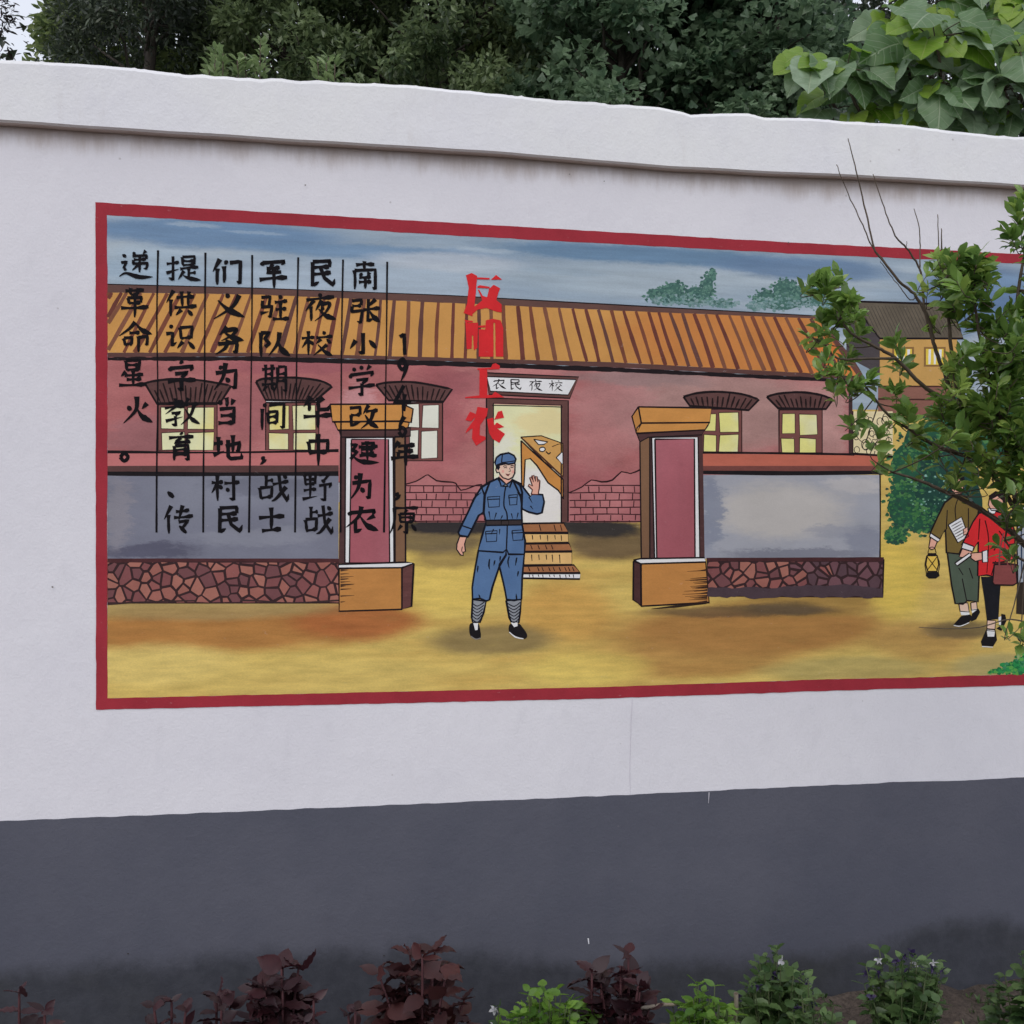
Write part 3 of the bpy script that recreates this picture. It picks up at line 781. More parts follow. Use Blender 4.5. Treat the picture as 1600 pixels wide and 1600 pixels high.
# --- brush lettering
GLY = {
'递': "d42,6 48,14;p80,2 70,14;z40,20 82,18 80,31;h44,32 80,30;k44,32 42,46 84,44 80,64 72,62;s61,20 61,76;p60,46 40,68;d12,12 22,22;z8,40 24,38 16,56 22,68;n4,86 22,76 60,90 100,92",
'革': "h22,14 80,11;s38,4 38,26;s62,4 62,25;h38,26 62,25;z28,36 74,34 70,52;s28,36 32,54;h32,53 70,51;h6,68 96,64;s50,26 50,100",
'命': "p50,2 34,24 4,46;n50,4 70,28 98,44;h34,38 64,36;s18,54 22,78;z18,54 42,52 40,74;h22,76 42,74;k60,52 86,50 84,76 78,74;s60,50 60,100",
'星': "z28,6 74,4 70,40;s28,6 32,42;h32,22 70,21;h32,40 70,38;p28,46 12,64;h24,60 84,56;s52,44 52,94;h30,76 78,74;h6,96 96,92",
'火': "d22,34 30,52;p80,28 66,48;p50,4 46,50 8,96;n50,46 66,74 98,96",
'提': "h4,30 38,26;k22,6 22,88 10,80;t4,64 38,50;z48,8 82,6 80,36;s48,8 50,38;h50,22 80,21;h50,36 80,35;h42,50 92,46;s66,50 66,84;h66,66 86,64;p52,58 36,88;n50,72 66,84 100,92",
'供': "p26,4 4,50;s18,36 18,96;h36,30 90,26;s52,8 54,60;s74,6 72,58;h30,64 98,58;p50,72 34,92;d70,72 84,92",
'识': "d14,6 24,18;k4,38 24,34 22,80 36,68;z46,16 84,12 80,52;s46,16 50,56;h50,54 80,50;p56,64 38,90;d72,64 92,90",
'字': "d48,2 54,12;d14,22 12,36;k14,26 90,20 80,34;z30,44 72,40 52,56;k52,56 52,96 38,90;h4,70 98,64",
'教': "h14,20 50,16;s32,4 32,36;h4,38 58,32;p54,14 6,58;z22,54 46,52 32,64;k32,64 34,96 22,90;t6,80 52,68;p68,4 54,38;h60,30 96,26;p84,28 74,64 48,94;n60,42 76,74 100,94",
'育': "d48,2 54,10;h8,20 92,14;z50,20 30,36 72,32;d66,24 80,38;s28,48 26,96;k28,48 74,44 74,94 62,90;h30,62 72,60;h30,76 72,74",
'传': "p26,4 4,50;s18,36 18,98;h42,24 84,20;h34,44 96,40;p62,4 50,58;z50,60 82,56 62,80;d52,72 76,98",
'们': "p26,4 4,52;s18,38 18,98;d42,10 50,22;s40,30 40,92;k58,18 92,14 92,94 80,86",
'义': "d42,6 52,20;p82,12 62,52 6,94;n18,28 50,64 98,92",
'务': "p46,2 22,30;p40,14 74,10 60,32 28,52;n36,20 60,38 98,50;k18,62 78,56 74,92 62,88;p50,48 40,78 10,98",
'为': "d24,12 34,24;p46,4 36,54 6,94;k12,38 84,32 80,90 66,84;d48,54 60,70",
'当': "s50,4 50,36;d18,14 28,30;p82,10 70,30;z18,44 82,40 80,92;h24,66 80,64;h14,92 82,89",
'地': "h4,36 34,32;s20,12 20,70;t4,78 38,64;k42,46 88,32 84,64 76,60;s66,4 66,70;k50,22 50,84 60,92 96,88 94,70",
'村': "h4,32 42,28;s24,4 24,98;p24,34 4,70;d28,42 40,54;h46,34 98,28;k78,6 78,94 64,88;d54,50 62,64",
'民': "z22,8 78,6 76,28;h24,30 76,28;k22,8 22,92 42,80;h22,52 82,48;k48,28 60,66 88,92 94,70",
'军': "d14,10 12,24;k14,14 88,10 78,22;h28,32 72,30;z48,18 30,48 76,46;h4,70 96,66;s52,32 52,100",
'驻': "z10,10 38,8 34,40;k14,22 12,44 44,42 38,80 30,76;t6,66 34,60;d66,4 76,14;h52,28 94,24;h56,54 90,52;h46,86 100,84;s72,28 72,86",
'队': "z10,10 36,8 22,32 36,50 22,62;s10,10 10,98;p68,6 60,50 34,94;n62,40 74,70 100,94",
'期': "h4,20 52,16;s16,4 16,70;s40,4 40,68;h18,36 38,35;h18,52 38,51;h2,72 54,68;p20,76 6,94;d36,76 48,90;p62,12 60,60 48,96;k62,12 92,10 92,94 80,88;h64,36 90,35;h63,58 90,57",
'间': "d16,4 26,16;s12,22 12,98;k38,12 92,8 90,94 78,88;s32,36 34,76;z32,36 68,34 66,74;h34,54 66,53;h34,75 66,73",
'战': "s28,6 28,48;h28,26 50,24;z10,48 46,46 44,82;s10,48 14,86;h14,84 44,80;h48,38 96,30;k66,4 72,60 92,96 96,74;p88,48 60,86 44,96;d80,8 90,20",
'士': "h8,44 94,40;s50,8 50,88;h18,92 84,88",
'夜': "d46,2 54,12;h8,22 94,16;p32,24 4,62;s22,46 22,98;p56,26 36,62;p52,40 80,38 66,70 34,98;n46,56 68,80 100,96;d54,50 62,60",
'校': "h4,32 42,28;s24,4 24,98;p24,34 4,70;d28,42 40,56;d68,4 76,14;h48,28 98,22;p62,34 48,54;d80,34 94,50;p82,54 40,98;n54,54 76,82 100,96",
'华': "p30,4 6,34;s22,22 22,48;p70,8 44,30;k52,6 54,44 84,44 88,32;h4,66 98,60;s50,48 50,100",
'中': "s16,26 20,64;z16,26 86,22 82,60;h20,62 82,58;s50,2 50,100",
'野': "z10,8 46,6 44,40;s10,8 14,42;h14,24 44,23;h14,40 44,38;s28,8 28,84;h8,60 48,57;t4,90 52,80;z58,10 90,8 74,28;d64,26 76,36;k56,46 98,40 90,54;k76,44 76,96 62,90",
'南': "h18,16 84,12;s50,2 50,30;s14,34 14,98;k14,34 88,30 88,96 76,90;d34,42 40,52;p66,40 60,52;h30,58 72,55;h28,74 74,72;s51,56 51,94",
'张': "z8,10 40,8 38,28;h10,30 38,28;k10,30 8,50 42,48 36,92 24,86;p84,8 58,36;h46,46 98,40;k62,6 60,88 76,78;n64,46 78,72 100,92",
'小': "k50,4 50,94 36,86;p26,36 6,72;d72,34 94,66",
'学': "d20,8 28,20;d46,4 52,16;p80,4 68,18;d12,28 10,42;k12,32 92,26 82,40;z30,50 72,46 52,60;k52,60 52,98 38,92;h4,74 98,68",
'改': "z8,16 42,14 40,42;h12,44 42,42;k12,44 12,84 40,72;p68,4 52,40;h60,30 98,26;p84,30 74,64 44,96;n58,42 74,72 100,94",
'建': "z42,14 84,12 82,38;h34,26 96,23;h42,38 82,36;h42,52 84,50;h36,64 92,62;s62,2 62,80;z8,20 28,18 12,42 30,46 8,78;n10,54 30,80 60,90 100,92",
'农': "d16,20 14,34;k16,26 90,20 82,34;p50,4 40,40 4,74;k32,50 32,92 50,80;p88,38 66,52;n46,38 66,70 100,90",
'原': "h18,12 94,8;p18,12 16,60 2,98;p58,16 48,28;z34,30 80,28 78,56;s34,30 36,58;h36,44 78,43;h36,57 78,55;k58,58 58,96 46,90;p40,68 28,88;d72,66 88,86",
'年': "p30,4 10,36;h26,22 86,18;h28,44 82,41;s28,44 28,66;h2,68 100,64;s56,22 56,100",
'1': "z26,20 52,8 54,98", '9': "c70,30 50,8 28,28 48,52 72,32;p72,30 66,64 40,98", '4': "z58,4 10,66 94,64;s60,36 60,100", '6': "p66,4 40,36 28,70;c30,72 50,54 74,74 52,96 30,76",
'，': "d42,36 58,50;p58,44 54,62 34,80", '、': "d26,26 70,70", '。': "c30,50 50,30 70,50 50,70 30,50"}
PROF = {'h': [1.1, 0.72, 0.62, 0.75, 1.35, 0.85], 's': [1.3, 0.9, 0.85, 0.9, 0.85, 0.4], 'p': [1.35, 1.1, 0.9, 0.6, 0.15], 'n': [0.3, 0.6, 0.95, 1.6, 1.15, 0.1],
        'd': [0.35, 0.95, 1.3, 1.1, 0.6], 't': [1.25, 1.0, 0.7, 0.4, 0.12], 'z': [1.0, 0.85, 0.95, 0.9, 0.9], 'k': [1.05, 0.9, 0.95, 0.95, 0.85, 0.2], 'c': [0.9, 0.9, 0.9]}
BLK = ink(16, 12, 18)
def glyph(p, ch, cx, cy, w, h, m, L, wt=6.3):
    st = GLY[ch].split(';')
    wt = wt * (1.0 if len(st) < 7 else (0.86 if len(st) < 10 else 0.74))
    rot = random.uniform(-0.05, 0.03); w *= 1.05; h *= 1.05
    for s in st:
        kind, pts = s[0], [tuple(map(float, q.split(','))) for q in s[1:].split()]
        q = [(cx + (x - 50) / 100 * w + random.uniform(-.5, .5), cy + (y - 50) / 100 * h + (x - 50) / 100 * w * rot + random.uniform(-.5, .5)) for x, y in pts]
        if kind in 'pnc' and len(q) > 2: q = catmull(q, 5)
        else:
            r = []
            for a, b in zip(q, q[1:]):
                n = 5
                r += [(a[0] + (b[0] - a[0]) * i / n, a[1] + (b[1] - a[1]) * i / n) for i in range(n)]
            q = r + [q[-1]]
            if kind in 'hs' :                       # the brush bows a little
                bow = random.uniform(-1.0, 1.0)
                nn = len(q) - 1
                q = [(x + (bow * math.sin(math.pi * i / nn) if kind == 's' else 0), y + (bow * math.sin(math.pi * i / nn) if kind == 'h' else 0)) for i, (x, y) in enumerate(q)]
        pr = PROF[kind]
        p.line(q, [k * wt for k in pr], m, L, raw=True, smooth=0, jit=0.06)

for ch, cx in zip('农民夜校', (597, 725, 885, 1040)):
    glyph(BOARD, ch, 660 + cx / 5, 400 + (1000 + (cx - 597) * 0.03) / 5, 21, 17, ink(), 5.2, 1.9)
BOARD.build('name_board', house)

TXT = [
 ('rightmost', [('1', 631, 537, 26, 34), ('9', 629, 577, 24, 36), ('4', 629, 622, 30, 40), ('6', 628, 666, 22, 32), ('年', 632, 708, 42, 38), ('，', 620, 774, 26, 26), ('原', 632, 812, 46, 44)]),
 ('', [('南', 570, 430, 42, 44), ('张', 570, 486, 46, 40), ('小', 567, 537, 44, 34), ('学', 565, 594, 42, 46), ('改', 567, 651, 46, 38), ('建', 568, 707, 46, 36), ('为', 565, 760, 38, 44), ('农', 565, 812, 50, 44)]),
 ('', [('民', 502, 427, 46, 42), ('夜', 500, 480, 48, 42), ('校', 495, 536, 48, 38), ('华', 496, 643, 46, 48), ('中', 497, 702, 42, 48), ('野', 495, 761, 46, 44), ('战', 497, 812, 48, 46)]),
 ('', [('军', 427, 427, 44, 44), ('驻', 428, 482, 46, 42), ('队', 428, 537, 48, 40), ('期', 429, 591, 40, 44), ('间', 426, 650, 40, 42), ('，', 411, 718, 26, 26), ('战', 427, 762, 50, 44), ('士', 424, 811, 44, 40)]),
 ('', [('们', 355, 424, 46, 40), ('义', 357, 478, 50, 42), ('务', 357, 532, 48, 42), ('为', 354, 588, 42, 44), ('当', 354, 642, 34, 44), ('地', 356, 699, 46, 40), ('村', 352, 762, 44, 40), ('民', 357, 812, 46, 42)]),
 ('', [('提', 286, 420, 54, 42), ('供', 283, 474, 48, 42), ('识', 283, 527, 48, 42), ('字', 283, 587, 44, 46), ('教', 284, 643, 54, 44), ('育', 283, 698, 44, 44), ('、', 267, 773, 20, 20), ('传', 279, 811, 46, 44)]),
 ('', [('递', 212, 414, 52, 44), ('革', 210, 472, 46, 46), ('命', 211, 526, 52, 46), ('星', 207, 582, 46, 40), ('火', 214, 640, 48, 42), ('。', 194, 714, 30, 30)])]
for nm, chars in TXT:
    col = empty('lettering_column'); col.parent = wall
    for (ch, cx, cy, w, h) in chars:
        p = Paint(); glyph(p, ch, cx, cy, w, h, BLK, 12); p.build('character', col)
rules = empty('column_rules'); rules.parent = wall
for xs in ([247, 245, 246.5, 245, 244.5], [321, 320, 319.5, 318, 317.5], [394, 393.5, 392, 390.5, 389], [466, 464, 463, 462, 461], [536, 534, 533, 532.5, 532], [605, 604, 602.5, 601.5, 600]):
    i = xs[0]
    y0 = 391 + (i - 247) * 0.05; y1 = 832
    p = Paint(); p.line([(x, y0 + (y1 - y0) * k / 4) for k, x in enumerate(xs)], [3.2, 2.2, 2.2, 2.6, 3.4], BLK, 11.6); p.build('rule', rules)

# the four red characters
REDT = paint_mat((196, 40, 44), 0.1, (1, 1, 1), 14)
red = empty('red_lettering'); red.parent = wall
for polys in (
    [[(340, 150), (385, 132), (428, 155), (416, 300), (408, 385), (390, 472), (322, 445), (350, 370), (362, 250)], [(425, 167), (525, 171), (525, 183), (425, 181)], [(535, 186), (575, 148), (622, 183)],
     [(430, 235), (450, 228), (525, 240), (525, 253), (430, 249)], [(520, 258), (556, 225), (607, 252), (585, 315), (578, 345), (618, 378), (620, 442), (580, 436), (500, 405), (430, 420), (392, 452), (390, 405), (440, 370), (468, 345), (432, 262), (445, 262), (472, 310), (505, 322)]],
    [[(336, 515), (360, 522), (435, 520), (430, 720), (402, 736), (396, 620), (388, 620), (384, 722), (348, 728)], [(328, 498), (392, 505), (396, 518), (340, 520)],
     [(440, 572), (492, 575), (495, 502), (550, 490), (610, 502), (632, 562), (632, 786), (574, 786), (568, 522), (556, 522), (554, 786), (440, 786)], [(436, 545), (490, 540), (490, 556), (440, 560)]],
    [[(430, 878), (535, 872), (548, 845), (572, 838), (606, 858), (602, 884), (430, 890)], [(446, 890), (506, 890), (506, 1088), (446, 1090)], [(335, 1102), (440, 1090), (545, 1086), (566, 1060), (640, 1104), (520, 1109), (335, 1110)]],
    [[(335, 1282), (372, 1216), (430, 1240), (380, 1292)], [(430, 1180), (512, 1190), (502, 1250), (452, 1320), (446, 1400), (492, 1412), (494, 1432), (420, 1482), (386, 1425), (392, 1345), (335, 1386), (350, 1350), (412, 1270)],
     [(505, 1275), (552, 1262), (562, 1330), (645, 1390), (600, 1462), (548, 1430), (520, 1382)], [(562, 1280), (590, 1215), (622, 1208), (638, 1262), (590, 1272)], [(552, 1332), (582, 1300), (638, 1334), (600, 1346), (560, 1346)]]):
    p = Paint(ZE)
    for q in polys: p.poly(q, REDT, 12, wob=0.5)
    p.build('red_character', red)

# --- low yard walls with stone footing
GREY_L = paint_mat((112, 114, 127), 0.1, (1, 1, 2), 5, second=(128, 131, 142), amt2=0.6, patches=((230, 862, 90, 16, (82, 82, 98), 0.9), (420, 760, 120, 16, (98, 100, 112), 0.7), (185, 800, 26, 70, (136, 132, 138), 0.6), (400, 840, 120, 20, (132, 134, 144), 0.6)))
GREY_R = paint_mat((150, 152, 160), 0.08, (1, 1, 2), 5, patches=((1220, 800, 150, 60, (174, 170, 166), 0.95), (1110, 800, 26, 90, (118, 124, 140), 0.8), (1350, 850, 50, 40, (124, 128, 142), 0.8), (1240, 868, 160, 12, (112, 114, 126), 0.8), (1340, 760, 60, 20, (178, 174, 172), 0.7), (1300, 830, 60, 12, (140, 142, 152), 0.7)))
CAPP = paint_mat((178, 108, 106), 0.1, (1, 1, 3), 8); CAPR = paint_mat((176, 98, 80), 0.1, (1, 1, 3), 8)
STN = paint_mat((146, 92, 92), 0.2, (1, 1, 1), 14, second=(172, 118, 106), amt2=0.8)
STND = paint_mat((104, 74, 76), 0.2, (1, 1, 1), 14, second=(84, 60, 64), amt2=0.8)
STN_V = [paint_mat(c, 0.14, (1, 1, 1), 14) for c in ((134, 82, 78), (144, 92, 82), (118, 72, 72), (152, 100, 88), (106, 68, 70))]
STN_D = [paint_mat(c, 0.14, (1, 1, 1), 14) for c in ((104, 72, 78), (92, 66, 72), (112, 78, 82), (84, 62, 68))]
def clip_cell(poly, mx, my, nx, ny):
    out = []
    for i in range(len(poly)):
        a, b = poly[i], poly[(i + 1) % len(poly)]
        da, db = (a[0] - mx) * nx + (a[1] - my) * ny, (b[0] - mx) * nx + (b[1] - my) * ny
        if da <= 0: out.append(a)
        if (da < 0) != (db < 0):
            t = da / (da - db); out.append((a[0] + (b[0] - a[0]) * t, a[1] + (b[1] - a[1]) * t))
    return out
def stone_cells(p, x0, x1, y0, y1, m, L, line, seed, darkside=0):
    """crazy paving: irregular stones with brushed joints between them"""
    rs = random.Random(seed)
    pts = []
    nx = max(2, int((x1 - x0) / 19))
    for i in range(-1, nx + 1):
        for r in range(-1, 5):
            pts.append((x0 + (i + 0.5 * (r % 2) + rs.uniform(-.2, .8)) * (x1 - x0) / nx, y0 + (r + rs.uniform(0.0, 1.0)) * (y1 - y0) / 3.6))
    for c in pts:
        poly = [(x0, y0), (x1, y0), (x1, y1), (x0, y1)]
        g = rs.uniform(1.3, 2.3)
        for o in pts:
            if o is c: continue
            d = math.dist(o, c)
            if d > 70 or d < 1e-3: continue
            n = ((o[0] - c[0]) / d, (o[1] - c[1]) / d)
            poly = clip_cell(poly, (o[0] + c[0]) / 2 - n[0] * g, (o[1] + c[1]) / 2 - n[1] * g, *n)
            if len(poly) < 3: break
        if len(poly) < 3: continue
        dark = darkside and (c[0] - x0) / (x1 - x0) > rs.uniform(0.45, 0.8)
        p.poly([(x + rs.uniform(-.6, .6), y + rs.uniform(-.5, .5)) for x, y in poly], rs.choice(STN_D if dark else STN_V), L)
lw = empty('painted_yard_wall'); lw.parent = wall
p = Paint(); p.poly([(168, 705), (529, 703), (529, 729), (168, 729)], CAPP, 5); p.line([(168, 706), (350, 707), (529, 704)], [4.5, 3, 4.5], ink(), 5.8)
p.poly([(168, 728), (529, 727), (529, 738), (168, 738)], paint_mat((84, 58, 56), 0.2, (1, 1, 3), 9), 5.5); p.line([(168, 740), (350, 741), (529, 740)], [7, 6, 7], ink(32, 26, 30), 5.9)
p.build('wall_coping', lw)
p = Paint(); p.rect(168, 743, 529, 876, GREY_L, 5); p.build('grey_panel', lw)
JNT = paint_mat((52, 34, 36), 0.2, (1, 1, 1), 14)
p = Paint(); p.rect(168, 876, 530, 943, JNT, 5); p.line([(168, 876), (350, 875), (530, 876)], [6, 5, 6], ink(92, 52, 54), 5.8)
stone_cells(p, 168, 530, 879, 941, STN, 5.9, None, 5); p.line([(168, 944), (240, 940), (380, 938), (450, 942), (530, 938)], [3, 2, 3, 2, 3], ink(70, 50, 50), 5.9)
p.build('stone_footing', lw)
lw = empty('painted_yard_wall'); lw.parent = wall
p = Paint(); p.poly([(1098, 709), (1335, 711), (1372, 713), (1374, 729), (1098, 728)], CAPR, 5); p.line([(1098, 707), (1210, 708), (1335, 710)], [4, 3, 4], ink(), 5.8)
p.poly([(1098, 728), (1374, 728), (1374, 737), (1098, 737)], paint_mat((112, 66, 60), 0.2, (1, 1, 3), 9), 5.5); p.line([(1098, 738), (1240, 739.5), (1376, 738)], [5.5, 7, 5.5], ink(32, 26, 30), 5.9)
p.build('wall_coping', lw)
p = Paint(); p.poly([(1099, 742), (1374, 742), (1375, 873), (1099, 873)], GREY_R, 5); p.line([(1375, 736), (1375.5, 800), (1375, 873)], [2.6, 2, 2.6], ink(), 5.8); p.build('grey_panel', lw)
p = Paint(); p.poly([(1104, 873), (1381, 873), (1380, 934), (1106, 932)], JNT, 5)
p.poly([(1106, 917), (1200, 918), (1300, 914), (1380, 917), (1380, 934), (1106, 932)], paint_mat((70, 56, 62), 0.2, (1, 1, 1), 14), 7.2, wob=4)
p.line([(1104, 874), (1240, 874), (1381, 874)], [5, 6, 7], ink(84, 48, 50), 5.8); p.line([(1381, 874), (1379, 933)], 2.4, ink(), 5.8)
stone_cells(p, 1106, 1379, 878, 926, STN, 5.9, None, 9, 1)
p.build('stone_footing', lw)

# --- gateposts
OCH = paint_mat((188, 132, 70), 0.12, (1, 1, 2), 9); OCH2 = paint_mat((176, 122, 66), 0.14, (1, 1, 3), 7); BRN = paint_mat((118, 88, 66), 0.15, (1, 1, 0.5), 8); DBR = paint_mat((74, 50, 50), 0.2)
PNL = paint_mat((152, 84, 92), 0.16, (1, 1, 0.6), 6, second=(164, 98, 106), amt2=0.8)
gp = empty('painted_gatepost'); gp.parent = wall
p = Paint(ZD); p.poly([(462, 207), (915, 205), (918, 312), (478, 316)], OCH, 6, ol=2.2); p.poly([(915, 205), (982, 236), (970, 320), (918, 312)], OCH2, 6, ol=2.0)
p.poly([(490, 318), (918, 314), (958, 320), (950, 352), (892, 366), (512, 368)], OCH, 6, ol=1.8); p.poly([(520, 370), (892, 366), (965, 352), (965, 405), (880, 412), (530, 412)], DBR, 6, ol=1.4); p.build('cap', gp)
p = Paint(ZD); p.poly([(525, 412), (866, 412), (866, 1200), (518, 1200)], DBR, 6); p.poly([(866, 410), (932, 405), (935, 1195), (868, 1198)], BRN, 6, ol=2.0)
p.poly([(560, 416), (856, 416), (862, 1196), (556, 1196)], WHT, 6.4, ol=1.6); p.poly([(596, 426), (828, 426), (836, 1197), (584, 1197)], PNL, 6.9, ol=1.6); p.build('shaft', gp)
p = Paint(ZD); p.poly([(518, 1232), (910, 1228), (912, 1488), (520, 1500)], OCH2, 6.5, ol=2.2); p.poly([(912, 1228), (986, 1206), (972, 1470), (912, 1488)], paint_mat((92, 58, 56), 0.25), 6.5, ol=2.2)
p.poly([(515, 1207), (930, 1194), (988, 1200), (912, 1228), (518, 1232)], WHT, 6.8, ol=2.0)
for i in range(16):
    y = 1240 + random.random() * 220; p.line([(528, y), (528 + random.uniform(25, 90), y - 4)], [2.2, 0.4], ink(90, 62, 44), 7.4)
p.build('base', gp)
gp = empty('painted_gatepost'); gp.parent = wall
p = Paint(ZG); p.poly([(200, 820), (597, 826), (588, 905), (216, 908)], OCH, 6, ol=2.0); p.poly([(200, 820), (165, 872), (190, 965), (216, 908)], OCH2, 6, ol=1.8)
p.poly([(216, 908), (588, 905), (578, 920), (562, 945), (190, 965), (192, 935)], OCH, 6.1, ol=1.6); p.poly([(190, 962), (562, 945), (545, 972), (255, 985), (208, 1010)], DBR, 6.2, ol=1.4); p.build('cap', gp)
p = Paint(ZG); p.poly([(208, 1010), (262, 985), (262, 1640), (216, 1640)], BRN, 6, ol=1.6); p.poly([(262, 980), (549, 970), (560, 1640), (258, 1640)], DBR, 6)
p.poly([(272, 986), (524, 984), (534, 1640), (288, 1640)], WHT, 6.4, ol=1.6); p.poly([(290, 996), (504, 994), (508, 1640), (300, 1640)], PNL, 6.9, ol=1.8); p.build('shaft', gp)
p = Paint(ZH); p.poly([(144, 560), (496, 550), (515, 770), (146, 790)], OCH2, 6.5, ol=2.2); p.poly([(104, 545), (144, 560), (146, 790), (102, 755)], paint_mat((70, 44, 44), 0.25), 6.5, ol=2.2)
p.poly([(104, 540), (140, 532), (490, 526), (496, 550), (144, 560)], WHT, 6.8, ol=1.8)
for i in range(26):
    y = 575 + random.random() * 195; x1_ = 505; p.line([(x1_, y), (x1_ - random.uniform(20, 140), y + 6)], [1.8, 0.4], ink(70, 46, 34), 7.4)
p.line([(200, 805), (330, 792), (500, 776)], [0.5, 3.5, 1], ink(60, 44, 34), 6.2)
p.build('base', gp)

# --- second house with a grey roof, the iron gate and the bush at the right
h2 = empty('painted_house'); h2.parent = wall
OLV = paint_mat((92, 84, 72), 0.25, (1, 1, 1), 12)
p = Paint(ZI); p.poly([(345, 985), (830, 1000), (920, 1080), (965, 1196), (490, 1196), (400, 1080)], OLV, 3, ol=2.2)
for i in range(26):
    x = 400 + i * 20; p.line([(x - 20, 1010), (x + 60, 1180)], [0.6, 1.4, 0.5], ink(92, 84, 74), 3.9)
p.build('roof', h2)
p = Paint(ZI); p.poly([(490, 1200), (930, 1200), (930, 1465), (490, 1465)], paint_mat((186, 146, 84), 0.1, (1, 1, 1), 9), 2.6); p.poly([(300, 1010), (350, 985), (490, 1196), (490, 1400), (300, 1300)], paint_mat((70, 64, 66), 0.15), 2.5)
p.poly([(480, 1465), (930, 1465), (930, 1640), (480, 1640)], paint_mat((128, 88, 76), 0.15, (1, 1, 4), 8), 2.6); p.line([(480, 1468), (930, 1468)], 2.4, ink(84, 50, 44), 3.4); p.line([(480, 1540), (930, 1545)], 2.4, ink(84, 50, 44), 3.4); p.build('wall', h2)
for x0 in (572, 752):
    p = Paint(ZI); p.rect(x0 - 12, 1244, x0 + 112, 1356, paint_mat((128, 96, 58), 0.15), 3); p.rect(x0, 1255, x0 + 100, 1345, paint_mat((216, 184, 72), 0.1), 3.5)
    for k in range(3): p.line([(x0 + 22 + k * 30, 1258), (x0 + 20 + k * 30, 1342)], [4, 3], WHT, 4)
    p.build('window', h2)
p = Paint(ZJ); p.rect(112, 10, 345, 262, paint_mat((210, 196, 156), 0.1), 2.7); p.rect(110, 8, 122, 262, ink(60, 40, 40), 3)
for i in range(30):
    cx, cy, r = random.uniform(135, 330), random.uniform(30, 240), random.uniform(14, 34)
    p.line([(cx + r * math.cos(a) * 0.8, cy + r * math.sin(a)) for a in np.linspace(random.uniform(0, 3), random.uniform(5, 8), 9)], [1.3, 1.0], ink(52, 44, 42), 3.4)
p.line([(112, 250), (345, 268)], 4, ink(), 3.6)
p.build('painted_gate', wall)
BG = [paint_mat(c, 0.2, (1, 1, 1.3), 16) for c in ((44, 92, 62), (36, 78, 58), (58, 106, 60), (38, 68, 58), (74, 118, 70))]
BGD = [paint_mat(c, 0.2, (1, 1, 1.3), 16) for c in ((30, 62, 54), (26, 56, 50), (40, 78, 60))]
p = Paint()
blobs = [(1420, 730, 36, 46), (1412, 790, 30, 42), (1450, 690, 44, 40), (1400, 836, 18, 14), (1500, 660, 60, 40), (1440, 810, 34, 26), (1570, 680, 70, 60), (1700, 700, 90, 90), (1850, 720, 110, 90)]
for b in blobs: p.poly([(b[0] + b[2] * 0.85 * math.cos(a * 0.6283), b[1] + b[3] * 0.85 * math.sin(a * 0.6283)) for a in range(10)], BG[1], 2.8, wob=4)
p.poly([(1440, 700), (1520, 690), (1540, 830), (1450, 832), (1428, 780)], BGD[0], 3.0, wob=5)
tree_dabs(p, blobs[:6], BG, 3.1, 3.2, 170); tree_dabs(p, blobs[6:], BG, 3.1, 9.0, 50)
tree_dabs(p, [(1470, 760, 30, 60)], BGD, 3.3, 4.0, 150)
tree_dabs(p, [(1450, 770, 36, 40)], [paint_mat((120, 160, 150), 0.2), paint_mat((96, 140, 110), 0.2)], 3.6, 1.8, 50)
p.build('painted_bush', wall)
p = Paint()
GB = [paint_mat(c, 0.2, (1, 1, 1.3), 16) for c in ((40, 130, 70), (30, 104, 60), (84, 150, 70), (58, 120, 84))]
p.poly([(1548, 1050), (1580, 1038), (1600, 1022), (1660, 1024), (1700, 1042), (1660, 1049)], GB[1], 5.6, wob=2)
tree_dabs(p, [(1590, 1042, 24, 9), (1575, 1048, 30, 5), (1605, 1034, 18, 14), (1645, 1036, 40, 12)], GB, 6, 3.6, 60)
p.build('painted_grass_tuft', wall)

# --- people
SKIN = paint_mat((226, 180, 160), 0.06, (1, 1, 1), 14); SKIN2 = paint_mat((214, 158, 138), 0.06, (1, 1, 1), 14)
BLU = paint_mat((76, 104, 142), 0.1, (1, 1, 0.7), 14, second=(88, 116, 152), amt2=0.6)
OUT = ink(22, 24, 36)
per = empty('painted_person'); per.parent = wall; per['label'] = 'painted soldier in a blue uniform waving one hand'
p = Paint(ZF)
p.poly([(318, 845), (290, 1000), (272, 1120), (275, 1205), (330, 1200), (375, 1220), (400, 1210), (420, 1120), (470, 970), (522, 880), (522, 845)], BLU, 6, ol=2.2, olm=OUT)
p.poly([(470, 955), (500, 1080), (515, 1150), (525, 1208), (580, 1216), (635, 1205), (640, 1050), (656, 868), (520, 845), (520, 880)], BLU, 6.1, ol=2.2, olm=OUT)
for q in ([(400, 910), (395, 960), (402, 990)], [(480, 890), (475, 930)], [(440, 920), (430, 960)], [(545, 890), (535, 930), (545, 980)], [(600, 900), (590, 960)], [(612, 1000), (605, 1040)], [(330, 1195), (320, 1170)], [(600, 1210), (595, 1165)], [(315, 960), (310, 1010)]): p.line(q, [2.0, 2.6, 0.5], OUT, 7)
p.build('trousers', per)
p = Paint(ZF); PUT = paint_mat((132, 136, 142), 0.1)
p.poly([(275, 1208), (268, 1340), (276, 1376), (330, 1376), (358, 1300), (374, 1222)], PUT, 6, ol=2.2, olm=OUT); p.poly([(522, 1215), (545, 1340), (560, 1376), (615, 1376), (625, 1300), (633, 1210)], PUT, 6, ol=2.2, olm=OUT)
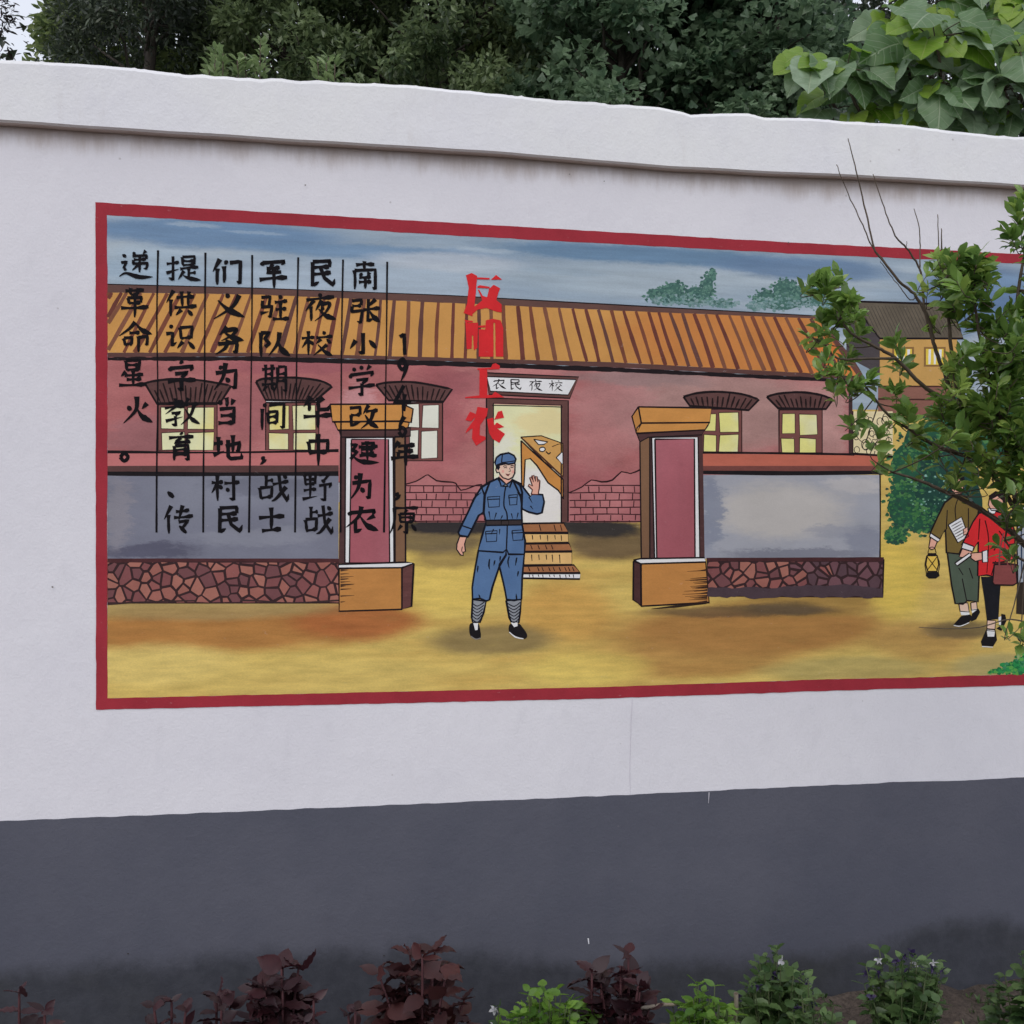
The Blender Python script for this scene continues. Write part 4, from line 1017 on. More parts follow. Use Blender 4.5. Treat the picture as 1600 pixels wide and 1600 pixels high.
for k in range(6):
    y = 1235 + k * 24; p.line([(274, y), (310, y + 22), (362 - k * 5, y - 8)], 1.5, OUT, 6.9); p.line([(530 + k * 4, y), (580, y + 24), (626 - k * 2, y - 6)], 1.5, OUT, 6.9)
p.build_split('puttee', per, 450)
p = Paint(ZF); SHO = ink(30, 26, 30)
p.poly([(260, 1384), (250, 1430), (262, 1482), (300, 1502), (336, 1490), (326, 1405), (312, 1384)], SHO, 6.5, smooth=3); p.poly([(280, 1382), (316, 1382), (312, 1432), (294, 1434)], WHT, 7)
p.poly([(552, 1388), (540, 1432), (560, 1465), (620, 1496), (665, 1496), (676, 1465), (640, 1410), (612, 1384)], SHO, 6.5, smooth=3); p.poly([(556, 1378), (606, 1378), (606, 1404), (580, 1412)], WHT, 7)
p.line([(545, 1448), (590, 1484), (650, 1498)], [1.2, 2.2, 1.2], WHT, 7); p.line([(262, 1478), (298, 1500), (334, 1492)], 1.4, paint_mat((130, 125, 120)), 7)
p.build_split('shoe', per, 450)
p = Paint(ZF)
p.poly([(460, 318), (400, 345), (340, 380), (362, 440), (355, 560), (375, 640), (345, 740), (315, 850), (500, 862), (525, 838), (540, 876), (656, 876), (662, 780), (640, 660), (635, 560), (640, 420), (625, 370), (570, 328), (545, 375), (500, 375)], BLU, 6.8, ol=2.3, olm=OUT)
p.poly([(400, 345), (335, 390), (285, 470), (240, 570), (195, 660), (170, 715), (180, 738), (240, 747), (266, 700), (320, 590), (358, 565), (366, 440)], BLU, 7.0, ol=2.3, olm=OUT)
p.poly([(572, 330), (625, 355), (660, 400), (700, 452), (715, 430), (790, 438), (802, 490), (785, 570), (750, 580), (690, 566), (640, 542), (628, 450)], BLU, 7.0, ol=2.3, olm=OUT)
p.line([(190, 662), (268, 690)], 2.2, OUT, 8); p.line([(520, 376), (510, 430), (506, 520), (530, 600), (524, 840)], 2.2, OUT, 8)
p.poly([(464, 308), (486, 376), (520, 360), (488, 330)], BLU, 7.8, ol=2.0, olm=OUT); p.poly([(572, 322), (547, 386), (524, 362), (556, 340)], BLU, 7.8, ol=2.0, olm=OUT)
for (a, b, c, d) in ((385, 455, 475, 526), (541, 442, 604, 510), (370, 708, 455, 780), (565, 702, 648, 770)):
    p.line([(a, b), (c, b - 6), (c - 4, d), (a + 8, d + 4), (a, b)], 1.6, OUT, 8, smooth=0); p.line([(a - 4, b + 18), (c, b + 14)], 1.6, OUT, 8)
for q in ([(395, 560), (405, 620)], [(450, 570), (435, 620)], [(495, 590), (480, 622)], [(560, 575), (570, 615)], [(610, 570), (600, 615)], [(365, 430), (360, 520)], [(632, 430), (640, 540)], [(430, 690), (410, 730)], [(475, 690), (472, 730)], [(690, 455), (715, 500)], [(700, 520), (720, 545)], [(300, 450), (340, 420)], [(606, 420), (628, 460)]): p.line(q, [2.2, 0.6], OUT, 8)
p.build('jacket', per)
p = Paint(ZF); p.poly([(372, 626), (633, 622), (634, 660), (377, 664)], paint_mat((52, 44, 44), 0.1), 8.2, ol=1.6, olm=OUT); p.line([(486, 628), (540, 627), (540, 660), (486, 661), (486, 628)], 1.6, ink(20, 16, 16), 9, smooth=0); p.build('belt', per)
p = Paint(ZF)
p.poly([(180, 745), (160, 800), (158, 840), (185, 880), (206, 886), (204, 862), (222, 854), (216, 800), (230, 750)], SKIN2, 6.6, ol=1.4, olm=OUT); p.line([(200, 820), (195, 850), (206, 866)], 1.2, OUT, 8)
p.poly([(706, 436), (715, 402), (684, 372), (690, 360), (716, 376), (695, 312), (705, 305), (722, 345), (712, 297), (725, 294), (740, 340), (738, 300), (750, 305), (756, 345), (762, 325), (770, 335), (766, 390), (756, 436)], SKIN2, 8.2, ol=1.4, olm=ink(90, 40, 40))
p.build_split('hand', per, 450)
p = Paint(ZF)
p.poly([(470, 290), (475, 322), (520, 362), (556, 335), (562, 300), (500, 300)], SKIN2, 7.9)
p.poly([(466, 222), (452, 228), (446, 258), (455, 276), (470, 272), (478, 290), (500, 314), (540, 326), (570, 310), (585, 280), (588, 212), (560, 200)], SKIN, 8.2, ol=1.5, olm=OUT)
p.poly([(444, 228), (472, 214), (478, 236), (464, 262), (452, 244)], OUT, 9)
p.poly([(450, 165), (480, 142), (540, 130), (580, 150), (593, 175), (586, 205), (540, 214), (496, 204), (446, 224), (440, 200)], BLU, 9, ol=2.0, olm=OUT)
p.line([(494, 142), (488, 200)], 1.8, OUT, 10); p.line([(494, 200), (540, 196), (588, 188)], 1.6, OUT, 10)
for q, w in (([(500, 230), (513, 225), (528, 228)], 1.4), ([(553, 227), (566, 223), (580, 227)], 1.4), ([(506, 240), (517, 238), (529, 241)], 1.3), ([(554, 239), (564, 236), (575, 239)], 1.3), ([(546, 240), (553, 264), (541, 268)], 0.9)): p.line(q, w, ink(60, 36, 36), 9.4)
p.poly([(516, 280), (536, 288), (552, 281), (540, 300), (528, 298)], ink(120, 40, 44), 9.3)
p.poly([(560, 262), (578, 256), (580, 276), (566, 280)], paint_mat((224, 150, 138), 0.05), 8.9); p.poly([(490, 256), (508, 258), (505, 276), (490, 274)], paint_mat((224, 150, 138), 0.05), 8.9)
p.build('head', per)

# two villagers and the edge of a third
per = empty('painted_person'); per.parent = wall; per['label'] = 'painted villager in an olive jacket holding a lantern and a paper'
OJ = paint_mat((110, 92, 48), 0.12, (1, 1, 0.7), 12); GT = paint_mat((74, 86, 72), 0.12, (1, 1, 0.7), 12)
p = Paint(ZJ); p.poly([(655, 812), (680, 1000), (700, 1102), (745, 1106), (770, 1085), (830, 1092), (836, 950), (822, 825)], GT, 6, ol=1.8); p.line([(740, 960), (765, 1085)], 1.8, ink(), 7); p.line([(780, 900), (800, 960)], 1.5, ink(), 7); p.line([(720, 900), (745, 940)], 1.5, ink(), 7); p.build('trousers', per)
p = Paint(ZJ); p.poly([(720, 1100), (772, 1098), (780, 1150), (728, 1146)], SKIN, 6.2, ol=1.2); p.poly([(728, 1144), (780, 1146), (782, 1168), (734, 1168)], WHT, 6.6); p.poly([(788, 1098), (822, 1092), (826, 1135), (792, 1140)], SKIN, 6.2, ol=1.2); p.poly([(792, 1136), (828, 1130), (828, 1150), (796, 1156)], WHT, 6.6)
p.poly([(690, 1222), (735, 1172), (785, 1164), (806, 1185), (770, 1214), (715, 1232)], SHO, 7); p.poly([(795, 1160), (832, 1130), (842, 1150), (820, 1192), (790, 1205)], SHO, 6.9); p.line([(692, 1226), (730, 1230), (780, 1210)], 1.3, WHT, 7.6); p.build_split('shoe', per, 788)
p = Paint(ZJ); p.poly([(690, 490), (640, 530), (600, 610), (558, 702), (612, 738), (645, 680), (650, 812), (735, 822), (800, 790), (835, 560), (780, 505), (720, 480)], OJ, 6.8, ol=2.0)
p.line([(655, 570), (650, 680)], 1.6, ink(), 7.8); p.line([(718, 500), (700, 560), (706, 640)], 1.6, ink(), 7.8); p.line([(775, 560), (770, 700), (720, 820)], 1.6, ink(), 7.8)
p.poly([(560, 700), (614, 736), (602, 752), (554, 722)], WHT, 7.8, ol=1.4); p.build('jacket', per)
p = Paint(ZJ); p.poly([(560, 724), (600, 746), (582, 790), (565, 796), (550, 784)], SKIN2, 7.2, ol=1.2); p.poly([(745, 680), (770, 668), (775, 706), (748, 712)], SKIN2, 8.6, ol=1.0); p.build_split('hand', per, 680)
p = Paint(ZJ); p.poly([(668, 400), (700, 380), (736, 400), (748, 445), (738, 476), (700, 482), (674, 450)], SKIN2, 7, ol=1.3); p.poly([(655, 365), (700, 350), (750, 372), (756, 410), (738, 408), (705, 385), (680, 400), (690, 455), (672, 452), (658, 410)], SHO, 8); p.line([(715, 425), (722, 440), (712, 448)], 1.0, ink(), 8.6); p.line([(698, 424), (710, 421)], 1.0, ink(), 8.7); p.line([(724, 421), (736, 424)], 1.0, ink(), 8.7); p.line([(706, 460), (718, 463), (728, 459)], 1.2, ink(120, 40, 44), 8.7); p.build('head', per)
p = Paint(ZJ); p.poly([(660, 655), (736, 610), (776, 720), (715, 756)], WHT, 8, ol=1.4)
for k in range(6): p.line([(678 + k * 6, 664 + k * 15), (735 + k * 6, 632 + k * 15)], [0.9, 1.4, 0.8], ink(90, 88, 90), 8.8)
p.build('paper', per)
p = Paint(ZJ); p.poly([(540, 830), (598, 830), (606, 880), (595, 920), (545, 920), (533, 880)], paint_mat((220, 176, 80), 0.1), 6.5, ol=1.6); p.poly([(546, 815), (592, 815), (598, 832), (540, 832)], SHO, 7); p.poly([(535, 925), (606, 922), (612, 945), (590, 960), (550, 960), (533, 945)], SHO, 7)
p.line([(540, 835), (600, 915)], 1.3, ink(), 7.8); p.line([(598, 835), (540, 915)], 1.3, ink(), 7.8); p.line([(545, 815), (555, 785), (582, 785), (592, 815)], 1.3, ink(), 7.4); p.line([(536, 840), (528, 880), (536, 925)], 1.2, ink(), 7.4); p.line([(602, 840), (612, 880), (604, 925)], 1.2, ink(), 7.4); p.build('lantern', per)
per = empty('painted_person'); per.parent = wall; per['label'] = 'painted villager in a red jacket holding a folded paper, brown bag at the side'
RJ = paint_mat((196, 40, 44), 0.1, (1, 1, 0.7), 12)
p = Paint(ZJ); p.poly([(846, 950), (866, 1080), (880, 1198), (946, 1190), (952, 1080), (962, 950)], ink(30, 32, 38), 7.4); p.build('trousers', per)
p = Paint(ZJ); p.poly([(882, 1196), (930, 1200), (925, 1260), (880, 1255)], SKIN, 7.2, ol=1.0); p.poly([(880, 1250), (926, 1255), (922, 1290), (884, 1290)], WHT, 7.6); p.poly([(945, 1180), (975, 1170), (975, 1225), (950, 1225)], WHT, 7.2)
p.line([(880, 1246), (928, 1250)], 2.2, SHO, 8.4); p.poly([(876, 1250), (884, 1290), (922, 1290), (930, 1252), (938, 1310), (916, 1346), (852, 1342), (846, 1318)], SHO, 8); p.poly([(962, 1160), (985, 1165), (992, 1200), (962, 1258), (934, 1244), (960, 1225)], SHO, 7.9); p.line([(852, 1346), (914, 1350)], 1.6, WHT, 8.6); p.build_split('shoe', per, 941)
p = Paint(ZJ); p.poly([(835, 588), (800, 640), (738, 768), (802, 800), (832, 750), (828, 945), (880, 940), (942, 955), (952, 868), (1035, 850), (1042, 700), (1005, 600), (930, 578)], RJ, 8.4, ol=1.8)
for q in ([(870, 630), (890, 740), (880, 930)], [(840, 620), (832, 740)], [(930, 860), (905, 940)], [(950, 690), (1000, 760)], [(920, 800), (945, 760)]): p.line(q, [2.0, 1.2], ink(60, 10, 14), 9.4)
p.poly([(745, 755), (806, 778), (798, 806), (736, 788)], WHT, 9.4, ol=1.4); p.poly([(852, 806), (884, 798), (886, 866), (856, 868)], WHT, 9.4, ol=1.4); p.poly([(885, 560), (935, 565), (925, 592), (895, 592)], WHT, 9.4, ol=1.0); p.build('jacket', per)
p = Paint(ZJ); p.poly([(740, 790), (796, 808), (780, 830), (740, 840), (722, 835)], SKIN2, 9.4, ol=1.2); p.poly([(790, 815), (856, 810), (856, 852), (815, 862), (790, 845)], SKIN2, 9.6, ol=1.2); p.build_split('hand', per, 788)
p = Paint(ZJ); p.poly([(896, 500), (930, 480), (968, 500), (978, 545), (950, 575), (905, 572), (888, 540)], SKIN2, 9.2, ol=1.3); p.poly([(890, 490), (930, 462), (985, 480), (1000, 560), (980, 575), (972, 520), (940, 492), (900, 515)], ink(40, 28, 28), 9.8); p.line([(908, 522), (922, 519)], 1.0, ink(), 10.2); p.line([(944, 520), (958, 524)], 1.0, ink(), 10.2); p.line([(922, 552), (934, 555), (946, 551)], 1.2, ink(120, 40, 44), 10.2); p.build('head', per)
p = Paint(ZJ); p.poly([(698, 872), (780, 815), (794, 828), (712, 888)], WHT, 10.2, ol=1.4); p.build('folded_paper', per)
p = Paint(ZJ); p.poly([(922, 880), (1044, 880), (1052, 985), (1030, 998), (925, 996), (912, 980)], paint_mat((124, 66, 64), 0.15), 10, ol=1.8); p.line([(912, 870), (980, 872), (1050, 882)], 3, ink(80, 36, 36), 10.8); p.line([(950, 890), (955, 800), (975, 700)], 2.4, ink(150, 80, 80), 10.8); p.line([(1000, 890), (985, 800), (980, 740)], 2.2, ink(150, 80, 80), 10.8); p.build('bag', per)
per = empty('painted_person'); per.parent = wall; per['label'] = 'painted villager in a striped pale jacket and dark trousers at the picture edge'
p = Paint(ZJ); p.poly([(1052, 985), (1046, 1160), (1130, 1170), (1140, 1100), (1170, 1165), (1230, 1150), (1220, 960)], ink(62, 52, 44), 7); p.build('trousers', per)
p = Paint(ZJ); p.poly([(1065, 555), (1050, 700), (1056, 985), (1225, 970), (1240, 700), (1200, 570), (1130, 540)], paint_mat((150, 156, 164), 0.1), 7.6, ol=1.8)
for k in range(6): p.line([(1075 + k * 26, 575), (1078 + k * 26, 960)], 2.2, ink(60, 80, 110), 8.4)
p.build('jacket', per)
p = Paint(ZJ); p.poly([(1055, 1290), (1090, 1255), (1130, 1260), (1135, 1310), (1070, 1318)], SHO, 7.4, smooth=3); p.poly([(1165, 1270), (1200, 1240), (1250, 1260), (1240, 1300), (1175, 1300)], SHO, 7.4, smooth=3); p.build_split('shoe', per, 1150)
p = Paint(ZJ); p.poly([(1100, 420), (1150, 400), (1195, 430), (1195, 510), (1150, 550), (1105, 510)], SKIN2, 8.4, smooth=3, ol=1.3); p.poly([(1095, 440), (1110, 385), (1180, 375), (1205, 430), (1190, 440), (1150, 415), (1110, 440)], ink(40, 28, 28), 9.2); p.build('head', per)

# ------------------------------------------------------------------ PLANT BUILDING
def rot_frames(n, d, rs):
    """orthonormal frames: column x along direction d (n,3), z a random normal biased upward"""
    d = d / np.linalg.norm(d, axis=1, keepdims=True)
    up = rs.normal(0, 0.55, (n, 3)); up[:, 2] += 1.0
    side = np.cross(up, d); side /= (np.linalg.norm(side, axis=1, keepdims=True) + 1e-9)
    nz = np.cross(d, side)
    return np.stack([d, side, nz], axis=2)

LEAF = {
 # (verts in leaf units: length 1 along x, faces)
 'oval': (np.array([[0, 0, 0], [0.3, 0.2, 0.05], [0.35, 0, 0], [0.3, -0.2, 0.05], [0.68, 0.17, 0.02], [0.7, 0, -0.03], [0.68, -0.17, 0.02], [1, 0, -0.1]], float),
          [[0, 2, 1], [0, 3, 2], [1, 2, 5, 4], [2, 3, 6, 5], [4, 5, 7], [5, 6, 7]]),
 'glossy': (np.array([[0, 0, 0], [0.22, 0.13, 0.03], [0.25, 0, -0.01], [0.22, -0.13, 0.03], [0.48, 0.21, 0.04], [0.5, 0, -0.03], [0.48, -0.21, 0.04], [0.75, 0.17, 0.0], [0.77, 0, -0.07], [0.75, -0.17, 0.0], [1, 0, -0.16]], float),
          [[0, 2, 1], [0, 3, 2], [1, 2, 5, 4], [2, 3, 6, 5], [4, 5, 8, 7], [5, 6, 9, 8], [7, 8, 10], [8, 9, 10]]),
 'slim': (np.array([[0, 0, 0], [0.35, 0.13, 0.03], [0.35, -0.13, 0.03], [0.7, 0.11, 0.0], [0.7, -0.11, 0.0], [1, 0, -0.08]], float), [[0, 2, 1], [1, 2, 4, 3], [3, 4, 5]]),
 'diamond': (np.array([[0, 0, 0], [0.45, 0.24, 0.06], [0.5, -0.24, 0.06], [1, 0, -0.05]], float), [[0, 2, 3, 1]]),
 'fan': (np.array([[0, 0, 0], [0.4, 0.02, 0], [0.75, 0.48, 0.05], [0.98, 0.25, -0.04], [0.86, 0.0, 0.02], [0.98, -0.25, -0.04], [0.75, -0.48, 0.05]], float), [[0, 1, 2], [1, 3, 2], [1, 4, 3], [1, 5, 4], [1, 6, 5], [0, 6, 1]]),
 'spray': (np.array([[0, 0, 0], [0.4, 0.07, 0.02], [0.55, 0.22, 0.0], [0.6, 0.06, 0], [1, 0.0, -0.06], [0.6, -0.06, 0], [0.5, -0.2, 0.0], [0.35, -0.07, 0.02]], float), [[0, 7, 1], [1, 7, 5, 3], [3, 5, 4], [1, 3, 2], [7, 6, 5]]),
}
def leaves_mesh(name, pos, dirs, size, kind, mat, rs, parent=None, smooth=False):
    lv, lf = LEAF[kind]
    n = len(pos)
    fr = rot_frames(n, dirs, rs)
    size = np.asarray(size).reshape(-1, 1, 1) * np.ones((n, 1, 1))
    asp = rs.uniform(0.8, 1.2, (n, 1, 1))
    loc = lv[None] * size
    loc = loc * np.concatenate([np.ones((n, 1, 1)), asp, rs.uniform(0.3, 2.2, (n, 1, 1))], axis=2)
    v = np.einsum('nij,nkj->nki', fr, loc) + pos[:, None, :]
    k = len(lv)
    v = v.reshape(-1, 3)
    loops, starts, tot, c = [], [], [], 0
    flat = np.concatenate([np.array(q) for q in lf]); cnt = np.array([len(q) for q in lf])
    loops = (flat[None] + (np.arange(n) * k)[:, None]).ravel()
    tots = np.tile(cnt, n)
    starts = np.concatenate([[0], np.cumsum(tots)[:-1]])
    me = bpy.data.meshes.new(name)
    me.vertices.add(len(v)); me.vertices.foreach_set('co', v.ravel())
    me.loops.add(len(loops)); me.loops.foreach_set('vertex_index', loops.astype(np.int32))
    me.polygons.add(len(tots)); me.polygons.foreach_set('loop_start', starts.astype(np.int32))
    me.polygons.foreach_set('use_smooth', np.full(len(tots), smooth))
    me.update(calc_edges=True)
    me.materials.append(mat)
    return link_mesh(name, me, parent)

def tubes_mesh(name, paths, mat, parent=None, sides=6):
    """paths: list of (points, radii)"""
    v, f = [], []
    for pts, rad in paths:
        pts = [Vector(q) for q in pts]
        b = len(v)
        n = len(pts)
        for i, q in enumerate(pts):
            t = (pts[min(n - 1, i + 1)] - pts[max(0, i - 1)]).normalized()
            a = t.cross(Vector((0.31, 0.9, 0.2))).normalized(); c = t.cross(a)
            r = rad[0] + (rad[-1] - rad[0]) * i / (n - 1) if len(rad) == 2 else rad[i]
            for k in range(sides):
                an = 6.28318 * k / sides
                v.append(tuple(q + a * r * math.cos(an) + c * r * math.sin(an)))
        for i in range(n - 1):
            for k in range(sides):
                k2 = (k + 1) % sides
                f.append((b + i * sides + k, b + i * sides + k2, b + (i + 1) * sides + k2, b + (i + 1) * sides + k))
        f.append(tuple(b + (n - 1) * sides + k for k in range(sides)))
    me = bpy.data.meshes.new(name)
    me.from_pydata(v, [], f)
    me.polygons.foreach_set('use_smooth', [True] * len(f))
    me.materials.append(mat)
    return link_mesh(name, me, parent)

def wiggle(a, b, n, amp, rs):
    a, b = Vector(a), Vector(b)
    return [a.lerp(b, i / n) + Vector(rs.normal(0, amp, 3)) * (0 < i < n) for i in range(n + 1)]

BARK = bark_mat('tree_bark', (0.035, 0.028, 0.022), (0.09, 0.075, 0.06))
TWIG = bark_mat('twig_bark', (0.06, 0.045, 0.03), (0.12, 0.09, 0.065))

def tree(name, x, y, label, kind, mat, size, height, rad, zlo, ncl, per, seed, clr=0.34, group='trees behind the wall', shape='round', lean=0.0, trunk_r=0.09, droop=0.0):
    rs = np.random.default_rng(seed)
    root = empty(name, (x, y, 0), 0, label, 'tree', group)
    top = Vector((lean, 0, height))
    trunk = wiggle((0, 0, -0.1), top * 0.97, 9, 0.035, rs)
    paths = [(trunk, [trunk_r * (1 - 0.9 * i / 9) for i in range(10)])]
    pos, dirs = [], []
    for c in range(ncl):
        t = rs.random() ** 0.8
        z = zlo + (height - zlo) * t
        if shape == 'cone': rr = rad * (1 - 0.9 * t) + 0.1
        else: rr = rad * math.sqrt(max(0.05, 1 - (2 * t - 0.9) ** 2 * 0.85))
        a = rs.uniform(0, 6.283); q = math.sqrt(rs.uniform(0.12, 1.0))
        cen = Vector((lean * t + rr * q * math.cos(a), rr * q * math.sin(a), z + rs.normal(0, 0.06)))
        tz = max(zlo * 0.8, z - rr * 0.55 * q - 0.1)
        base = Vector((lean * tz / height, 0, tz))
        if c % 2 == 0:
            br = wiggle(base, cen, 4, 0.03, rs)
            paths.append((br, [max(0.006, trunk_r * 0.28 * (1 - t * 0.6)), 0.004]))
        r3 = clr * rs.uniform(0.65, 1.35)
        p_ = rs.normal(0, 1, (per, 3)); p_ /= np.linalg.norm(p_, axis=1, keepdims=True)
        p_ *= (rs.uniform(0.15, 1, (per, 1)) ** 0.5) * r3 * np.array([[1, 1, 0.75]])
        d_ = p_ * 1.0 + rs.normal(0, 0.22, (per, 3)) + np.array([[math.cos(a) * 0.12, math.sin(a) * 0.12, -0.05 - droop]])
        pos.append(p_ + np.array(cen)); dirs.append(d_)
    tubes_mesh('trunk', paths, BARK, root)
    pos = np.concatenate(pos); dirs = np.concatenate(dirs)
    leaves_mesh('crown', pos, dirs, rs.uniform(0.7, 1.25, len(pos)) * size, kind, mat, rs, root)
    return root

L_DARK = leaf_mat('dark_leaf', (0.036, 0.070, 0.030), (0.26, 0.34, 0.16), 0.45, 0.38)
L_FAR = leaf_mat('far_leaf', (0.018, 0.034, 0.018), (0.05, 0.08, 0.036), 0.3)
L_MID = leaf_mat('mid_leaf', (0.05, 0.095, 0.034), (0.32, 0.40, 0.15), 0.45, 0.38)
L_GINK = leaf_mat('ginkgo_leaf', (0.04, 0.095, 0.048), (0.28, 0.40, 0.24), 0.45, 0.36)
L_CON = leaf_mat('conifer_leaf', (0.020, 0.034, 0.024), (0.11, 0.14, 0.085), 0.3)
L_RED = leaf_mat('bronze_conifer_leaf', (0.020, 0.014, 0.014), (0.045, 0.030, 0.028), 0.15)
L_LIT = leaf_mat('fresh_leaf', (0.12, 0.20, 0.07), (0.34, 0.45, 0.20), 0.4)

tree('pine_tree', pix(-72, 0, 8.5)[0], 8.5, 'dark bronze conifer at the far left edge beside the white sky gap', 'slim', L_RED, 0.055, 7.2, 0.62, 2.6, 120, 130, 11, 0.22, shape='cone')
tree('leafy_tree', pix(138, 0, 8.0)[0], 8.0, 'yellowish green bushy tree right of the white sky gap', 'oval', L_MID, 0.075, 5.9, 0.32, 2.8, 90, 190, 12, 0.20)
tree('cypress_tree', pix(228, 0, 7.2)[0], 7.2, 'narrow almost black conifer near the left end of the wall', 'slim', L_CON, 0.055, 8.0, 0.70, 2.6, 190, 240, 13, 0.2, shape='cone')
tree('broadleaf_tree', pix(345, 0, 8.2)[0], 8.2, 'dull olive tree behind the two pale sprigs', 'oval', L_MID, 0.06, 6.3, 0.85, 2.8, 190, 210, 14, 0.18)
tree('broadleaf_tree', pix(500, 0, 7.6)[0], 7.6, 'very dark broadleaf tree behind the single pale sprig', 'diamond', L_DARK, 0.06, 6.2, 1.0, 2.8, 210, 230, 15, 0.2)
tree('broadleaf_tree', pix(690, 0, 7.2)[0], 7.2, 'dark green tree with layered leaf sprays above the red characters', 'diamond', L_DARK, 0.055, 6.0, 1.0, 2.8, 230, 230, 16, 0.18, droop=0.1)
tree('broadleaf_tree', pix(840, 0, 8.0)[0], 8.0, 'mid green tree left of the fan-leaved tree', 'oval', L_MID, 0.055, 6.1, 0.85, 2.8, 190, 190, 17, 0.18)
tree('ginkgo_tree', pix(970, 0, 6.4)[0], 6.4, 'fan-leaved green tree left of the dark trunk', 'fan', L_GINK, 0.058, 5.8, 0.66, 2.8, 150, 150, 18, 0.18)
tree('ginkgo_tree', pix(1085, 0, 6.9)[0], 6.9, 'fan-leaved tree with the dark trunk showing through its leaves', 'fan', L_GINK, 0.058, 6.2, 0.75, 3.4, 90, 130, 19, 0.17, trunk_r=0.13)
tree('ginkgo_tree', pix(1190, 0, 6.3)[0], 6.3, 'fan-leaved green tree beside the big-leaved tree', 'fan', L_GINK, 0.056, 5.4, 0.56, 2.8, 130, 150, 20, 0.17)
tree('cypress_tree', pix(1270, 0, 8.6)[0], 8.6, 'blackish conifer behind the big-leaved tree', 'slim', L_CON, 0.055, 8.0, 0.9, 2.8, 140, 180, 21, 0.2)
tree('cypress_tree', pix(1480, 0, 8.8)[0], 8.8, 'dark conifer mostly hidden behind the big pale leaves at the right', 'slim', L_CON, 0.055, 7.6, 1.1, 2.8, 160, 180, 22, 0.2)

# a wood further back that reads as one mass
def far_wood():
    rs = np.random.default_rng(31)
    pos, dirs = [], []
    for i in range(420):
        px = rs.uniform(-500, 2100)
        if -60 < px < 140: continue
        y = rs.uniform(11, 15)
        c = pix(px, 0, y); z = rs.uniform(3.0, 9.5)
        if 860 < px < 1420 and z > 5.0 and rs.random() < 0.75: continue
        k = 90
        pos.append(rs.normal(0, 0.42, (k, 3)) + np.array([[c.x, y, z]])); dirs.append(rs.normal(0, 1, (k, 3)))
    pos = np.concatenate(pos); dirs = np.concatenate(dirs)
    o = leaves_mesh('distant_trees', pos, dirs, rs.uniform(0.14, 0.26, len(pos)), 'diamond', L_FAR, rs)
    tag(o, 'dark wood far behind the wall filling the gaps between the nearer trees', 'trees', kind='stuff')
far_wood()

# big-leaved tree leaning over the wall at the upper right: each blade a lobed, folded sheet
_half = catmull([(0.02, 0.0), (-0.11, 0.10), (-0.15, 0.24), (-0.05, 0.36), (0.10, 0.44), (0.22, 0.43), (0.36, 0.43), (0.48, 0.41), (0.60, 0.37), (0.72, 0.29), (0.83, 0.19), (0.91, 0.085), (1.0, 0.0)], 2)
def big_leaf(v, f, uv, base, d, nrm, s, rs):
    """a heart-shaped blade with a shallow fold along the midrib, waved rim and drooping tip"""
    d = d.normalized(); side = nrm.cross(d).normalized(); n = d.cross(side)
    cup = rs.uniform(-0.1, 0.42); bend = rs.uniform(0.0, 0.6)
    ph = rs.uniform(0, 6.28); m = len(_half)
    def put(x, w, sg):
        edge = abs(w) / 0.45
        q = d * x + side * sg * w + n * (cup * abs(w) - bend * max(x, 0) ** 2 + 0.055 * edge * math.sin(x * 11 + ph + sg * 1.3) )
        v.append(tuple(base + q * s)); uv.append((x, w * sg))
    for sg in (1, -1):
        b = len(v)
        for (x, w) in _half:
            ax = min(max(x, 0.0), 1.0) * 0.96
            jag = 1 + rs.uniform(-0.05, 0.05)
            for t in (0.0, 0.33, 0.66, 1.0):
                put((ax + (x - ax) * t) , w * t * (jag if t == 1 else 1), sg)
        for i in range(m - 1):
            for t in range(3):
                q = [b + 4 * i + t, b + 4 * i + t + 1, b + 4 * (i + 1) + t + 1, b + 4 * (i + 1) + t]
                f.append(q if sg < 0 else q[::-1])

